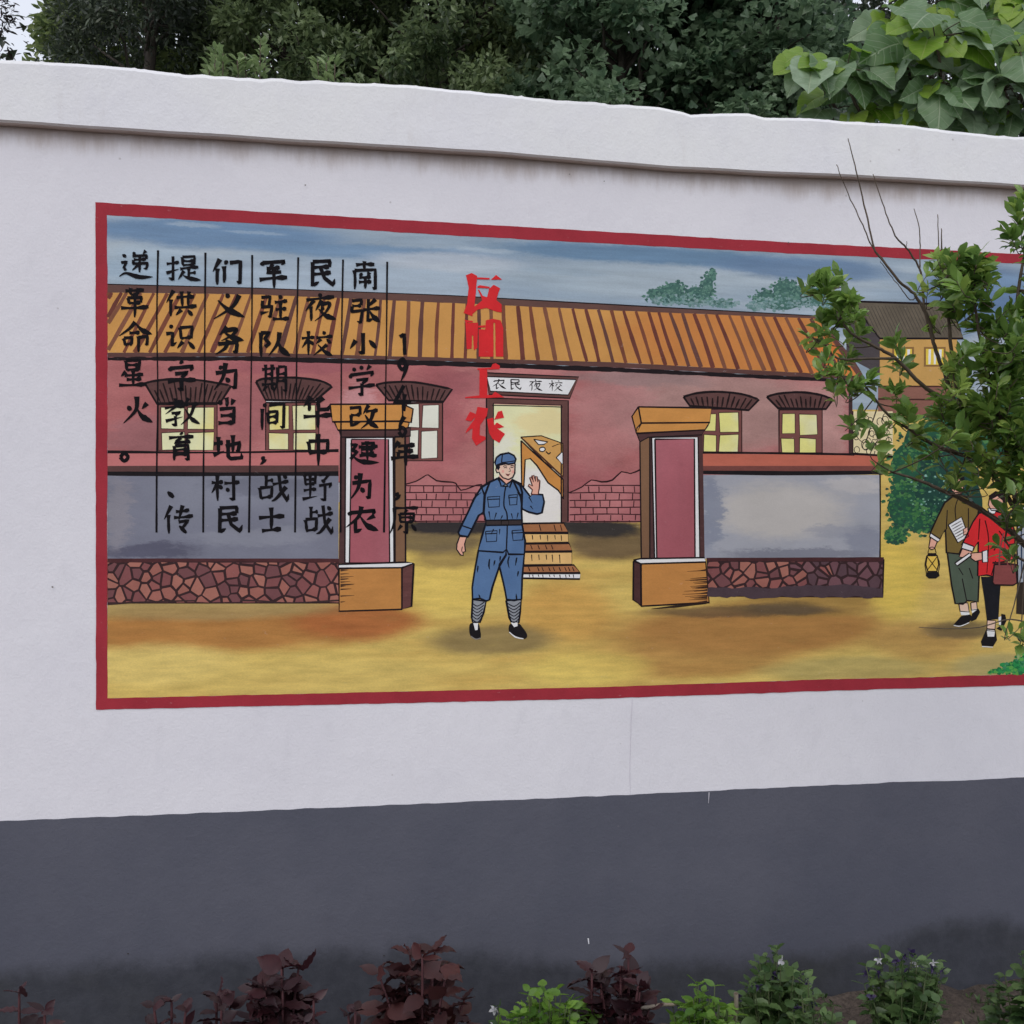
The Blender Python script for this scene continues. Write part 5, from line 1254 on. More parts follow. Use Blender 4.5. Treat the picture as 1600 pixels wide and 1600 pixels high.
def vein_leaf_mat(name, dark, light, vein, trans):
    m, N, L, B = new_mat(name)
    g = N.new('ShaderNodeNewGeometry')
    at = N.new('ShaderNodeAttribute'); at.attribute_name = 'blade'
    sp = N.new('ShaderNodeSeparateXYZ'); L.new(at.outputs['Vector'], sp.inputs[0])
    ti = N.new('ShaderNodeAttribute'); ti.attribute_name = 'tone'
    c = mixc(N, L, ti.outputs['Fac'], dark, light)
    aw = mathn(N, L, 'ABSOLUTE', sp.outputs[1])
    mid = maprange(N, L, aw, 0.022, 0.008)
    fr = mathn(N, L, 'FRACT', mathn(N, L, 'MULTIPLY', mathn(N, L, 'SUBTRACT', sp.outputs[0], mathn(N, L, 'MULTIPLY', aw, 0.75)), 5.5))
    sv = maprange(N, L, mathn(N, L, 'ABSOLUTE', mathn(N, L, 'SUBTRACT', fr, 0.5)), 0.075, 0.03)
    vv = mathn(N, L, 'MAXIMUM', mid, mathn(N, L, 'MULTIPLY', sv, 0.6))
    tc = N.new('ShaderNodeTexCoord').outputs['Object']; n = noise_tex(N, L, tc, 22, 4)
    c = mixc(N, L, maprange(N, L, n.outputs[0], 0.35, 0.7, 0, 0.4), c, tuple(x * 0.7 for x in dark))
    c = mixc(N, L, mathn(N, L, 'MULTIPLY', vv, 0.55), c, vein)
    L.new(c, B.inputs['Base Color']); B.inputs['Roughness'].default_value = 0.42; B.inputs['Specular IOR Level'].default_value = 0.5
    bp = N.new('ShaderNodeBump'); bp.inputs['Strength'].default_value = 0.5; bp.inputs['Distance'].default_value = 0.004; bp.invert = True
    L.new(vv, bp.inputs['Height']); L.new(bp.outputs[0], B.inputs['Normal'])
    tr = N.new('ShaderNodeBsdfTranslucent'); L.new(mixc(N, L, 0.5, c, (0.22, 0.36, 0.05)), tr.inputs['Color'])
    ms = N.new('ShaderNodeMixShader'); ms.inputs[0].default_value = trans
    out = [x for x in N if x.type == 'OUTPUT_MATERIAL'][0]
    L.new(B.outputs[0], ms.inputs[1]); L.new(tr.outputs[0], ms.inputs[2]); L.new(ms.outputs[0], out.inputs['Surface'])
    return m
L_BIG = vein_leaf_mat('big_leaf', (0.08, 0.18, 0.05), (0.35, 0.47, 0.32), (0.46, 0.56, 0.38), 0.34)
L_BIGY = vein_leaf_mat('young_big_leaf', (0.18, 0.36, 0.03), (0.38, 0.55, 0.08), (0.50, 0.60, 0.18), 0.5)
def big_tree():
    rs = np.random.default_rng(41)
    base = pix(1600, 0, 4.9)
    root = empty('big_leaved_tree', (base.x, 4.9, 0), 0, 'tree with very large pale green heart-shaped leaves rising behind the wall at the upper right', 'tree', 'trees behind the wall')
    inv = Vector((base.x, 4.9, 0))
    paths = []
    v, f, uv, vy, fy, uvy, tn, tny = [], [], [], [], [], [], [], []
    def at(px, py, y): return pix(px, py, y) - inv
    stem0 = at(1600, 700, 4.9)
    paths.append((wiggle(Vector((0, 0, -0.1)), stem0, 5, 0.02, rs), [0.05, 0.04]))
    targets = []
    for (px, py, y, k) in [(1275, 95, 4.75, 6), (1320, 110, 4.7, 6), (1365, 120, 4.8, 6), (1410, 85, 4.7, 7), (1400, 40, 4.8, 7), (1455, 60, 4.6, 8), (1460, 130, 4.65, 8), (1500, 150, 4.7, 8), (1510, 80, 4.75, 8), (1540, 30, 4.8, 8),
                           (1560, 130, 4.6, 8), (1590, 80, 4.6, 8), (1590, 10, 4.8, 8), (1440, 10, 4.9, 7), (1500, -40, 4.9, 8), (1580, -60, 4.9, 8), (1420, 160, 4.75, 6), (1350, 165, 4.8, 5), (1560, 190, 4.7, 7), (1600, 160, 4.7, 7), (1650, 60, 4.7, 8), (1680, 150, 4.7, 8), (1700, -20, 4.8, 8), (1640, -90, 4.9, 8), (1760, 80, 4.8, 8), (1780, 180, 4.8, 8), (1480, 190, 4.8, 6), (1300, 170, 4.85, 4), (1540, 240, 4.8, 7), (1640, 260, 4.8, 7)]:
        tip = at(px, py, y)
        via = at(1520 + (px - 1600) * 0.35, 330, 4.95)
        br = catmull3([stem0, via, tip + Vector((0.06 * (1 if px < 1600 else -1), 0.05, -0.12)), tip], 5)
        paths.append((br, [0.014, 0.004]))
        for j in range(k + 2):
            ang = rs.uniform(0, 6.283)
            d = Vector((math.cos(ang), -0.5 + 0.4 * math.sin(ang), 0.6 * math.sin(ang) - 0.15))
            st = tip - Vector((0, 0, 0)) + (br[-4] - tip) * rs.uniform(0, 1.0)
            pet = st + d.normalized() * rs.uniform(0.05, 0.13) + Vector((0, 0, 0.02))
            paths.append(([st, (st + pet) / 2 + Vector((0, 0, 0.01)), pet], [0.003, 0.002]))
            nrm = Vector((rs.normal(0, 0.4), -0.85 + rs.normal(0, 0.35), 0.6 + rs.normal(0, 0.3)))
            dd = d + Vector((0, -0.1, -0.55))
            s = rs.uniform(0.11, 0.22)
            tone = rs.random()
            if rs.random() < (0.5 if py < 45 or px < 1300 else 0.24): big_leaf(vy, fy, uvy, pet, dd, nrm, s * 0.8, rs); tny += [tone] * (len(vy) - len(tny))
            else: big_leaf(v, f, uv, pet, dd, nrm, s, rs); tn += [tone] * (len(v) - len(tn))
    tubes_mesh('trunk', paths, TWIG, root)
    me = bpy.data.meshes.new('crown')
    nv = len(v)
    me.from_pydata(v + vy, [], f + [[i + nv for i in q] for q in fy])
    me.materials.append(L_BIG); me.materials.append(L_BIGY)
    me.polygons.foreach_set('material_index', [0] * len(f) + [1] * len(fy))
    me.polygons.foreach_set('use_smooth', [True] * len(me.polygons))
    at_ = me.attributes.new('blade', 'FLOAT_VECTOR', 'POINT'); at_.data.foreach_set('vector', [c for q in uv + uvy for c in (q[0], q[1], 0.0)])
    at_ = me.attributes.new('tone', 'FLOAT', 'POINT'); at_.data.foreach_set('value', tn + tny)
    link_mesh('crown', me, root)

def catmull3(pts, n):
    pts = [Vector(p) for p in pts]
    out = []
    for i in range(len(pts) - 1):
        p0, p1, p2, p3 = pts[max(0, i - 1)], pts[i], pts[i + 1], pts[min(len(pts) - 1, i + 2)]
        for k in range(n):
            t = k / n
            out.append(0.5 * (2 * p1 + (p2 - p0) * t + (2 * p0 - 5 * p1 + 4 * p2 - p3) * t * t + (3 * p1 - p0 - 3 * p2 + p3) * t ** 3))
    out.append(pts[-1])
    return out
big_tree()

# pale sprigs just behind the coping
def sprig(px, tips, y, label, seed):
    rs = np.random.default_rng(seed)
    b = pix(px, 0, y)
    root = empty('sapling', (b.x, y, 0), 0, label, 'sapling', 'saplings behind the wall')
    inv = Vector((b.x, y, 0))
    paths, pos, dirs = [], [], []
    g = Vector((0, 0, -0.05)); fork = Vector((0.0, 0, 2.6))
    paths.append((wiggle(g, fork, 6, 0.02, rs), [0.016, 0.008]))
    for (tx, ty) in tips:
        tip = pix(tx, ty, y) - inv + Vector((0, rs.normal(0, 0.05), 0))
        br = catmull3([fork, fork.lerp(tip, 0.5) + Vector((0, 0, -0.05)), tip], 8)
        paths.append((br, [0.006, 0.0025]))
        for i in range(len(br) - 1):
            for j in range(9):
                q = br[i].lerp(br[i + 1], rs.random()); a = rs.uniform(0, 6.283)
                pos.append(q); dirs.append((math.cos(a) * 0.8, math.sin(a) * 0.8, 0.75))
    tubes_mesh('stem', paths, TWIG, root)
    leaves_mesh('foliage', np.array(pos), np.array(dirs), rs.uniform(0.03, 0.055, len(pos)), 'glossy', L_LIT, rs, root)
sprig(345, [(328, 62), (345, 78), (360, 88), (322, 95), (340, 100)], 4.6, 'low pale green sapling showing over the wall, left one of the near pair', 51)
sprig(400, [(413, 72), (385, 88), (400, 95), (416, 88), (375, 102)], 4.7, 'pale green sapling with upright tip, right one of the near pair', 52)
sprig(512, [(511, 84), (498, 100), (526, 100), (512, 104)], 4.6, 'small lone pale green sapling tip over the wall', 53)

# ------------------------------------------------------------------ SHRUB IN FRONT OF THE WALL, RIGHT
L_SHR = leaf_mat('glossy_leaf', (0.042, 0.11, 0.024), (0.27, 0.44, 0.10), 0.4, 0.24)
L_SHY = leaf_mat('young_glossy_leaf', (0.18, 0.32, 0.04), (0.42, 0.56, 0.14), 0.45, 0.33)
def shrub():
    rs = np.random.default_rng(61)
    b = pix(1700, 0, 2.85)
    root = empty('shrub', (b.x, 2.85, 0), 0, 'tall glossy-leaved shrub with bare twigs standing in front of the mural', 'shrub')
    inv = Vector((b.x, 2.85, 0))
    paths, pos, dirs, py_, dy_ = [], [], [], [], []
    def at(px, py, y): return pix(px, py, y) - inv
    def limb(pts, r0, r1, n=6):
        q = catmull3([at(*p) for p in pts], n)
        q = [q[0]] + [v + Vector(rs.normal(0, 0.0006, 3)) for v in q[1:-1]] + [q[-1]]
        paths.append((q, [r0, r1])); return q
    # stem and main limbs
    limb([(1700, 1690, 2.85), (1690, 1400, 2.85), (1672, 1100, 2.82), (1650, 900, 2.8)], 0.022, 0.016)
    l1 = limb([(1650, 900, 2.8), (1600, 849, 2.78), (1547, 805, 2.75), (1509, 783, 2.74), (1470, 765, 2.7), (1432, 749, 2.68), (1395, 738, 2.66)], 0.010, 0.0025)
    l2 = limb([(1650, 900, 2.8), (1590, 800, 2.76), (1540, 720, 2.75), (1496, 640, 2.74), (1479, 590, 2.74), (1460, 541, 2.73), (1452, 502, 2.72), (1432, 464, 2.72), (1405, 439, 2.71), (1377, 403, 2.70), (1366, 387, 2.7), (1350, 318, 2.7), (1336, 258, 2.69), (1325, 216, 2.69)], 0.0075, 0.0011)
    limb([(1405, 439, 2.71), (1380, 408, 2.7), (1362, 384, 2.7), (1345, 345, 2.7), (1322, 295, 2.7), (1307, 257, 2.7)], 0.0024, 0.001)
    limb([(1460, 541, 2.73), (1446, 490, 2.74), (1442, 453, 2.74), (1437, 420, 2.74), (1416, 387, 2.73), (1399, 368, 2.72), (1382, 325, 2.72), (1364, 272, 2.72)], 0.004, 0.0011)
    limb([(1437, 420, 2.74), (1438, 390, 2.75), (1436, 355, 2.75), (1428, 326, 2.75)], 0.002, 0.001)
    limb([(1432, 464, 2.72), (1422, 468, 2.72), (1405, 447, 2.71), (1390, 428, 2.71), (1375, 408, 2.71)], 0.0016, 0.0008)
    limb([(1580, 560, 2.7), (1583, 500, 2.69), (1580, 475, 2.68), (1577, 462, 2.68)], 0.002, 0.001)
    limb([(1416, 387, 2.73), (1417, 377, 2.73)], 0.001, 0.0008)
    l3 = limb([(1540, 720, 2.75), (1505, 640, 2.7), (1488, 560, 2.68), (1482, 480, 2.66), (1480, 420, 2.66), (1472, 390, 2.66), (1471, 357, 2.66)], 0.007, 0.0011)
    limb([(1480, 430, 2.66), (1468, 395, 2.66), (1465, 335, 2.66)], 0.002, 0.001)
    l4 = limb([(1496, 640, 2.74), (1440, 600, 2.68), (1400, 560, 2.66), (1365, 540, 2.64), (1330, 520, 2.62), (1310, 490, 2.62), (1295, 450, 2.62)], 0.006, 0.002)
    l5 = limb([(1400, 560, 2.66), (1360, 560, 2.62), (1310, 560, 2.6), (1290, 540, 2.6), (1268, 525, 2.6)], 0.004, 0.0015)
    l6 = limb([(1540, 720, 2.75), (1470, 700, 2.7), (1420, 670, 2.68), (1385, 645, 2.66), (1350, 600, 2.64), (1335, 588, 2.64)], 0.006, 0.002)
    l7 = limb([(1590, 800, 2.76), (1570, 690, 2.7), (1548, 600, 2.66), (1530, 520, 2.62), (1522, 450, 2.6), (1528, 400, 2.6)], 0.007, 0.002)
    l8 = limb([(1650, 900, 2.8), (1630, 700, 2.7), (1610, 560, 2.62), (1590, 480, 2.6), (1600, 400, 2.6), (1610, 310, 2.6)], 0.009, 0.002)
    l9 = limb([(1650, 900, 2.8), (1700, 700, 2.75), (1720, 560, 2.7), (1730, 400, 2.7)], 0.009, 0.002)
    l10 = limb([(1650, 900, 2.8), (1610, 880, 2.72), (1590, 870, 2.7), (1570, 845, 2.7)], 0.005, 0.002)
    l11 = limb([(1660, 1000, 2.82), (1630, 985, 2.72), (1580, 968, 2.7), (1520, 982, 2.7), (1436, 980, 2.7)], 0.003, 0.0008)
    limbs = [l1, l2, l3, l4, l5, l6, l7, l8, l9, l10]
    allp = [q for l in limbs for q in l]
    def shoot(px, py, y, n=13, yellow=0.0, up=0.5, size=1.0, spread=0.05, connect=True, ang=None):
        tip = at(px, py, y)
        near = min(allp, key=lambda q: (q - tip).length + (0.03 if q.z > tip.z else 0))
        a = rs.uniform(-0.9, 0.9) if ang is None else ang
        ax = Vector((math.sin(a) * 0.8, rs.normal(0, 0.35), up)).normalized()
        st = tip - ax * spread
        br = catmull3([near, near.lerp(st, 0.55) + Vector((0, 0, -0.006)), st, tip], 3)
        paths.append((br, [0.0019, 0.0008]))
        n = int(n * 1.45)
        for i in range(n):
            t = rs.random() ** 0.75
            q = st.lerp(tip, t)
            ph = i * 2.4 + rs.normal(0, 0.3)
            e1 = ax.cross(Vector((0.2, 1, 0.1))).normalized(); e2 = ax.cross(e1)
            d = (e1 * math.cos(ph) + e2 * math.sin(ph)) * (1.15 - 0.55 * t) + ax * (0.35 + 0.6 * t)
            if rs.random() < yellow: py_.append(q); dy_.append((d, size * 0.9))
            else: pos.append(q); dirs.append((d, size))
    for (px, py, y, n, yl) in [(1293, 445, 2.62, 24, 0.0), (1305, 432, 2.62, 14, 0.05), (1322, 470, 2.62, 18, 0), (1300, 488, 2.62, 18, 0), (1318, 500, 2.62, 20, 0), (1278, 522, 2.6, 10, 0.25), (1262, 525, 2.6, 6, 0.3), (1298, 520, 2.6, 10, 0),
                           (1290, 562, 2.6, 14, 0.05), (1310, 580, 2.61, 12, 0.05), (1330, 556, 2.62, 16, 0), (1345, 515, 2.63, 16, 0), (1340, 600, 2.64, 16, 0), (1310, 605, 2.62, 8, 0.3), (1360, 590, 2.64, 18, 0), (1395, 610, 2.66, 16, 0), (1398, 530, 2.66, 9, 0), (1410, 560, 2.66, 12, 0.1),
                           (1420, 640, 2.68, 18, 0.1), (1345, 655, 2.64, 7, 0), (1328, 665, 2.64, 6, 0), (1375, 680, 2.66, 9, 0), (1380, 720, 2.66, 10, 0.05), (1440, 680, 2.68, 16, 0.1), (1460, 650, 2.7, 18, 0.15), (1400, 655, 2.66, 10, 0.15),
                           (1461, 395, 2.66, 7, 0.8), (1450, 427, 2.67, 7, 0.5), (1480, 408, 2.66, 16, 0.25), (1470, 435, 2.66, 14, 0.1), (1490, 440, 2.66, 16, 0.1), (1500, 410, 2.62, 12, 0.25), (1527, 392, 2.6, 16, 0.6), (1538, 408, 2.6, 18, 0.1), (1545, 425, 2.6, 10, 0), (1515, 430, 2.61, 14, 0.1), (1510, 455, 2.62, 16, 0.05), (1540, 455, 2.6, 8, 0), (1480, 470, 2.66, 14, 0.05), (1450, 458, 2.68, 6, 0.8), (1453, 500, 2.7, 8, 0.6), (1530, 480, 2.62, 12, 0.1), (1490, 490, 2.66, 9, 0.1), (1545, 500, 2.62, 12, 0),
                           (1520, 510, 2.62, 14, 0.1), (1500, 550, 2.64, 16, 0.6), (1490, 580, 2.66, 16, 0.7), (1510, 590, 2.64, 14, 0.6), (1545, 540, 2.62, 18, 0.1), (1530, 570, 2.64, 18, 0.2), (1560, 570, 2.62, 18, 0.15), (1555, 520, 2.62, 14, 0.1),
                           (1585, 500, 2.6, 16, 0), (1598, 480, 2.6, 18, 0.05), (1600, 520, 2.6, 20, 0.1), (1585, 550, 2.6, 18, 0.25), (1600, 580, 2.6, 20, 0.2), (1575, 610, 2.62, 20, 0.15), (1545, 620, 2.64, 20, 0.25), (1515, 630, 2.66, 18, 0.2), (1490, 640, 2.68, 16, 0.2), (1480, 610, 2.68, 12, 0.3), (1600, 640, 2.6, 20, 0.2), (1560, 650, 2.64, 20, 0.3), (1530, 670, 2.66, 20, 0.35), (1500, 680, 2.68, 18, 0.25), (1475, 690, 2.68, 14, 0.2), (1580, 690, 2.64, 20, 0.3), (1550, 696, 2.66, 14, 0.4), (1520, 704, 2.68, 12, 0.5), (1600, 720, 2.64, 20, 0.3),
                           (1578, 735, 2.66, 12, 0.2), (1598, 765, 2.66, 12, 0.3), (1600, 810, 2.68, 18, 0.2), (1570, 820, 2.7, 8, 0), (1420, 730, 2.68, 5, 0), (1532, 738, 2.7, 9, 0.15), (1478, 738, 2.7, 7, 0.1), (1497, 748, 2.7, 7, 0.2), (1506, 765, 2.7, 6, 0.1), (1462, 722, 2.7, 7, 0.1), (1520, 752, 2.7, 8, 0.3), (1562, 752, 2.68, 9, 0.15), (1545, 724, 2.68, 12, 0.3), (1584, 758, 2.68, 10, 0.3), (1512, 726, 2.7, 8, 0.2), (1600, 745, 2.66, 14, 0.3), (1555, 855, 2.7, 5, 0), (1575, 865, 2.7, 6, 0),
                           (1600, 305, 2.6, 14, 0.5), (1592, 330, 2.6, 12, 0.4), (1600, 360, 2.6, 16, 0.05), (1610, 390, 2.6, 16, 0.05), (1615, 440, 2.6, 14, 0.05), (1600, 978, 2.72, 6, 0.1), (1598, 990, 2.72, 8, 0)]:
        shoot(px + rs.normal(0, 3), py + rs.normal(0, 3), y + rs.normal(0, 0.04), n, yl * 1.25 + (0.14 if px > 1470 and py > 520 else 0.04))
        if n >= 16 and px > 1470 and py < 690 and rs.random() < 0.8 or (n >= 18 and px < 1330): shoot(px + rs.normal(0, 14), py + rs.normal(0, 14), y + rs.normal(0, 0.06), n - 4, yl * 1.25)
    for i in range(58):        # the thick of the crown
        px, py = rs.uniform(1492, 1612), rs.uniform(500, 715)
        if px < 1545 and py < 540: continue
        shoot(px, py, 2.64 + rs.normal(0, 0.07), 9, 0.28)
    for i in range(22):
        shoot(rs.uniform(1566, 1615), rs.uniform(450, 830), 2.62 + rs.normal(0, 0.06), 9, 0.15)
    for i in range(12):
        shoot(rs.uniform(1472, 1545), rs.uniform(395, 480), 2.62 + rs.normal(0, 0.04), 8, 0.25)
    for i in range(70):        # the part outside the picture
        px = rs.uniform(1625, 1840); py = rs.uniform(330, 860)
        shoot(px, py, 2.7 + rs.normal(0, 0.12), 16, 0.15)
    tubes_mesh('branches', paths, TWIG, root, 5)
    pos = np.array(pos); s = np.array([q[1] for q in dirs]); d = np.array([q[0] for q in dirs])
    leaves_mesh('foliage', pos, d, rs.uniform(0.026, 0.052, len(pos)) * s, 'glossy', L_SHR, rs, root, True)
    pos = np.array(py_); s = np.array([q[1] for q in dy_]); d = np.array([q[0] for q in dy_])
    leaves_mesh('young_foliage', pos, d, rs.uniform(0.026, 0.048, len(pos)) * s, 'glossy', L_SHY, rs, root, True)
shrub()

# ------------------------------------------------------------------ FLOWER BED
L_COL = leaf_mat('maroon_leaf', (0.022, 0.006, 0.010), (0.060, 0.014, 0.020), 0.22, 0.5)
L_COL2 = leaf_mat('red_leaf', (0.034, 0.010, 0.012), (0.085, 0.024, 0.024), 0.22, 0.5)
L_TOR = leaf_mat('bright_bed_leaf', (0.07, 0.17, 0.02), (0.26, 0.46, 0.07), 0.42, 0.45)
L_TORD = leaf_mat('dull_bed_leaf', (0.04, 0.09, 0.028), (0.16, 0.26, 0.09), 0.38, 0.42)
M_PUR = leaf_mat('purple_petal', (0.02, 0.012, 0.05), (0.05, 0.03, 0.12), 0.3, 0.5)
M_WPET = leaf_mat('white_petal', (0.45, 0.45, 0.48), (0.7, 0.7, 0.75), 0.3, 0.5)
STEMG = bark_mat('green_stem', (0.05, 0.08, 0.03), (0.10, 0.12, 0.05))
STEMR = bark_mat('dark_red_stem', (0.05, 0.015, 0.02), (0.09, 0.03, 0.035))

def coleus(px, py_top, px_base_y, label, mat, seed, nst=6, leafs=0.10, wid=0.14, kind='oval'):
    """py_top: row of its top; px_base_y: distance from the viewer"""
    rs = np.random.default_rng(seed)
    y = px_base_y
    top = pix(px, py_top, y)
    g = ground_h(top.x, y)
    root = empty('coleus_plant', (top.x, y, g), 0, label, 'plant', 'red-leaved bedding plants')
    H = top.z - g
    paths, pos, dirs, siz = [], [], [], []
    nst = int(nst * 1.6) if nst > 5 else nst
    for s in range(nst):
        a = rs.uniform(0, 6.283)
        h = H * (rs.uniform(0.76, 0.97) if s else 0.98)
        tip = Vector((math.cos(a) * wid * (s > 0) * rs.uniform(0.4, 1), math.sin(a) * wid * 0.7 * (s > 0), h))
        st = catmull3([Vector((0, 0, -0.03)), Vector((tip.x * 0.3, tip.y * 0.3, h * 0.5)), tip], 5)
        paths.append((st, [0.006, 0.003]))
        for lev in range(7):
            q = st[-1].lerp(st[1], lev / 11.0)
            for k in range(2 if lev else 3):
                an = lev * 1.57 + k * (3.14 if lev else 2.09) + rs.normal(0, 0.35) + a
                d = Vector((math.cos(an), math.sin(an), 0.5 - 0.2 * lev + rs.normal(0, 0.2)))
                pos.append(q); dirs.append(d); siz.append(leafs * (0.7 + 0.13 * min(lev, 4)) * rs.uniform(0.75, 1.2))
    tubes_mesh('stem', paths, STEMR, root, 5)
    leaves_mesh('foliage', np.array(pos), np.array(dirs), np.array(siz), 'bed', mat, rs, root, True)

# a broad toothed blade with a fold, for the bed plants
_pts = [(0.0, 0.0), (0.12, 0.17), (0.24, 0.27), (0.36, 0.30), (0.48, 0.29), (0.60, 0.25), (0.72, 0.19), (0.85, 0.10)]
_bv = [[0, 0, 0]]
for i, (x, w) in enumerate(_pts[1:]):
    z = -0.16 * x * x
    _bv += [[x + (0.02 if i % 2 else 0), w, 0.07 + z - 0.04 * (i % 2)], [x, 0, z], [x + (0.02 if i % 2 else 0), -w, 0.07 + z - 0.04 * (i % 2)]]
_bv.append([1.0, 0, -0.17])
_bf = [[0, 2, 1], [0, 3, 2]]
for i in range(6):
    a, b = 1 + 3 * i, 4 + 3 * i
    _bf += [[a, a + 1, b + 1, b], [a + 1, a + 2, b + 2, b + 1]]
_bf += [[19, 20, 22], [20, 21, 22]]
LEAF['bed'] = (np.array(_bv, float), _bf)
for i, arg in enumerate([
    (30, 1545, 2.62, 'sparse dark red plant at the far left of the bed', L_COL, 71, 3, 0.07, 0.08),
    (70, 1572, 2.58, 'tiny maroon shoot second from the left end of the bed', L_COL, 72, 2, 0.06, 0.06),
    (268, 1560, 2.62, 'low maroon plant left of the forked maroon one', L_COL, 73, 4, 0.055, 0.05),
    (338, 1549, 2.66, 'narrow maroon plant with upright forked tips', L_COL, 74, 4, 0.07, 0.06),
    (440, 1508, 2.70, 'bushy dark maroon plant left of the broad red one', L_COL, 75, 9, 0.085, 0.085),
    (490, 1556, 2.60, 'small blackish maroon plant at the foot of the bushy maroon one', L_COL, 76, 3, 0.05, 0.05),
    (660, 1490, 2.75, 'broad umbrella-topped red-leaved plant standing alone', L_COL2, 77, 8, 0.092, 0.13),
    (555, 1574, 2.60, 'tiny dark shoot left of the broad red plant', L_COL, 78, 2, 0.055, 0.04),
    (970, 1518, 2.72, 'bushy maroon plant between two bright green clumps', L_COL, 79, 10, 0.075, 0.085),
    (982, 1484, 2.74, 'single tall maroon shoot with one pointed leaf above the bushy clump', L_COL, 80, 1, 0.06, 0.02),
    (925, 1514, 2.74, 'maroon shoot with a broad side leaf left of the tall pointed shoot', L_COL, 81, 2, 0.085, 0.05)]):
    coleus(*arg)

def torenia(px, py_top, y, label, mat, seed, n, wid, leafs, flowers, fcol, cat='plant'):
    rs = np.random.default_rng(seed)
    top = pix(px, py_top, y)
    g = ground_h(top.x, y)
    root = empty('bedding_plant', (top.x, y, g), 0, label, cat, 'green bedding plants')
    H = top.z - g
    paths, pos, dirs, siz, fl = [], [], [], [], []
    for s in range(n):
        a = rs.uniform(0, 6.283); r = wid * math.sqrt(rs.random())
        h = H * (1 - 0.22 * (r / wid) ** 2) * rs.uniform(0.8, 1.0)
        tip = Vector((math.cos(a) * r, math.sin(a) * r, h))
        st = catmull3([Vector((tip.x * 0.15, tip.y * 0.15, -0.02)), Vector((tip.x * 0.6, tip.y * 0.6, h * 0.55)), tip], 5)
        paths.append((st, [0.003, 0.0014]))
        nl = 7
        for lev in range(nl):
            q = st[-1].lerp(st[2], lev / nl)
            for k in range(2):
                an = lev * 1.57 + k * 3.14 + a + rs.normal(0, 0.3)
                pos.append(q); dirs.append((math.cos(an), math.sin(an), 0.45 - 0.14 * lev + rs.normal(0, 0.15))); siz.append(leafs * (0.6 + 0.16 * min(lev, 3)) * rs.uniform(0.75, 1.25))
        if s < flowers:
            fl.append(tip + Vector((rs.normal(0, 0.006), -0.01, 0.010)))
    tubes_mesh('stem', paths, STEMG, root, 4)
    leaves_mesh('foliage', np.array(pos), np.array(dirs), np.array(siz), 'bed', mat, rs, root, True)
    for i, c in enumerate(fl):
        yaw = rs.uniform(0, 6.283)
        fd = [(math.cos(k * 1.2566 + yaw), -0.5 + rs.normal(0, 0.3), math.sin(k * 1.2566 + yaw)) for k in range(5)]
        leaves_mesh('flower', np.array([c] * 5), np.array(fd), rs.uniform(0.012, 0.018, 5), 'bed', M_WPET if i % 4 == 3 else fcol, rs, root)
for arg in [
    (852, 1538, 2.72, 'bright green clump just right of centre, left of the bushy maroon plant', L_TOR, 91, 90, 0.13, 0.056, 0, M_PUR),
    (1102, 1526, 2.74, 'bright green clump right of the bushy maroon plant', L_TOR, 92, 64, 0.10, 0.054, 0, M_PUR),
    (1210, 1480, 2.98, 'tall dull green plant with dark purple flowers beside the stone', L_TORD, 93, 44, 0.115, 0.058, 9, M_PUR),
    (1275, 1528, 2.80, 'small loose green plant touching the stone', L_TORD, 94, 24, 0.08, 0.05, 2, M_PUR),
    (1412, 1473, 3.05, 'round green plant topped with purple and white flowers', L_TORD, 95, 46, 0.125, 0.052, 14, M_PUR),
    (1600, 1485, 3.1, 'green plant cut by the right edge of the picture', L_TORD, 96, 14, 0.07, 0.05, 2, M_PUR),
    (1562, 1512, 3.15, 'tiny pale seedling in bare soil near the right edge', L_TORD, 97, 4, 0.05, 0.045, 0, M_PUR),
    (775, 1560, 2.72, 'few thin green shoots left of the bright clump', L_TORD, 98, 5, 0.05, 0.04, 3, M_WPET)]:
    torenia(*arg)

# stones and sticks
def rock(px, py, y, s, label, seed, col):
    rs = np.random.default_rng(seed)
    import bmesh
    bm = bmesh.new(); bmesh.ops.create_icosphere(bm, subdivisions=3, radius=1.0)
    for v in bm.verts:
        d = 1 + 0.22 * mnoise.noise(v.co * 1.3 + Vector((seed, 0, 0))) + 0.08 * mnoise.noise(v.co * 4 + Vector((0, seed, 0)))
        v.co = Vector((v.co.x * s[0], v.co.y * s[1], v.co.z * s[2])) * d
    me = bpy.data.meshes.new('stone'); bm.to_mesh(me); bm.free()
    m, N, L, B = new_mat('stone_surface')
    tc = N.new('ShaderNodeTexCoord').outputs['Object']; n = noise_tex(N, L, tc, 40, 6, 0.7)
    L.new(mixc(N, L, maprange(N, L, n.outputs[0], 0.3, 0.7), tuple(c * 0.6 for c in col), col), B.inputs['Base Color']); B.inputs['Roughness'].default_value = 0.9
    bp = N.new('ShaderNodeBump'); bp.inputs['Strength'].default_value = 0.6; bp.inputs['Distance'].default_value = 0.006
    L.new(n.outputs[0], bp.inputs['Height']); L.new(bp.outputs[0], B.inputs['Normal'])
    me.materials.append(m)
    c = pix(px, py, y)
    o = link_mesh('stone', me); o.location = (c.x, y, ground_h(c.x, y) + s[2] * 0.5); o.rotation_euler = (0, 0, rs.uniform(0, 6))
    tag(o, label, 'stone', 'stones in the bed')
rock(1318, 1575, 3.05, (0.055, 0.05, 0.075), 'upright brown stone between the two flowering green plants', 3, (0.11, 0.085, 0.075))
rock(1352, 1580, 2.95, (0.05, 0.04, 0.03), 'flat dark stone right of the upright stone', 4, (0.07, 0.06, 0.055))
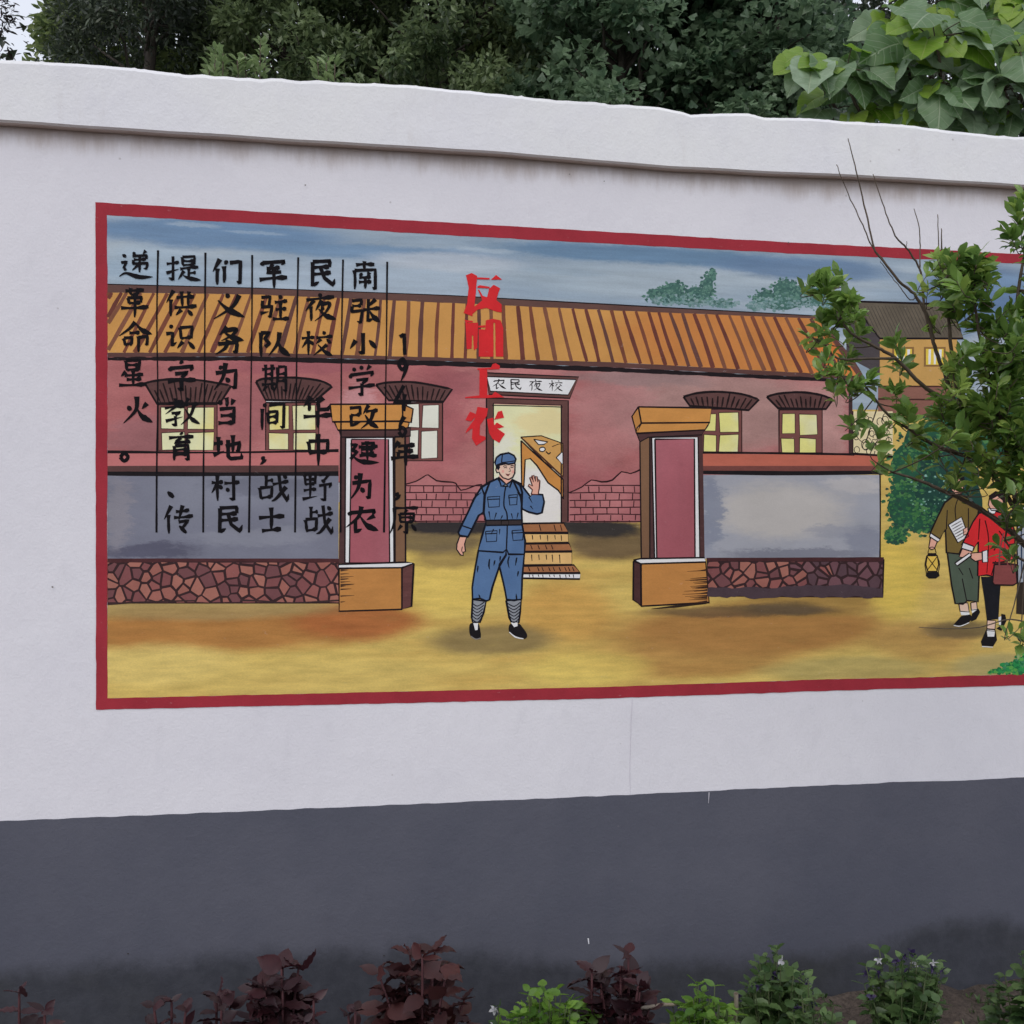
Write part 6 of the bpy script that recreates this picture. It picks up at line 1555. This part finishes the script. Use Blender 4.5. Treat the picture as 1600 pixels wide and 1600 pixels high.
rock(1480, 1585, 3.0, (0.06, 0.05, 0.025), 'flat grey stone half buried in the bare soil', 5, (0.12, 0.10, 0.09))
for (a, b, r, label) in [((1000, 1574), (1062, 1568), 0.006, 'pale straight stick lying between green clumps'), ((1150, 1552), (1151, 1600), 0.006, 'short upright pale stake beside the bright green clump')]:
    pa, pb = pix(a[0], a[1], 2.72), pix(b[0], b[1], 2.76)
    o = tubes_mesh('stick', [(wiggle(pa, pb, 5, 0.002, rng), [r, r * 0.7])], bark_mat('dry_wood', (0.20, 0.16, 0.12), (0.34, 0.29, 0.23)))
    tag(o, label, 'stick')

# litter on the bare soil at the right
def litter():
    rs = np.random.default_rng(120)
    pos, dirs = [], []
    for i in range(420):
        px, y = rs.uniform(-250, 1900), rs.uniform(2.3, 3.6)
        x = (px - 800) / F_PX * y
        if -(-x * ES + (y - D) * EC) < 0.03: continue
        pos.append((x, y, ground_h(x, y) + 0.008)); a = rs.uniform(0, 6.283); dirs.append((math.cos(a), math.sin(a), rs.normal(0, 0.25)))
    m = leaf_mat('dry_leaf', (0.06, 0.04, 0.025), (0.22, 0.16, 0.10), 0.1, 0.8)
    o = leaves_mesh('fallen_leaves', np.array(pos), np.array(dirs), rs.uniform(0.015, 0.045, len(pos)), 'oval', m, rs)
    tag(o, 'dry brown leaves and bits scattered over the soil of the bed', 'leaves', kind='stuff')
    pos, dirs = [], []
    for i in range(900):
        px, y = rs.uniform(-250, 1900), rs.uniform(2.2, 3.7)
        x = (px - 800) / F_PX * y
        if -(-x * ES + (y - D) * EC) < 0.02: continue
        for k in range(4):
            a = rs.uniform(0, 6.283); pos.append((x + rs.normal(0, 0.008), y + rs.normal(0, 0.008), ground_h(x, y))); dirs.append((math.cos(a) * 0.5, math.sin(a) * 0.5, 0.8))
    o = leaves_mesh('weeds', np.array(pos), np.array(dirs), rs.uniform(0.012, 0.04, len(pos)), 'slim', L_TORD, rs)
    tag(o, 'tiny green weeds sprouting across the soil of the bed', 'weeds', kind='stuff')
litter()
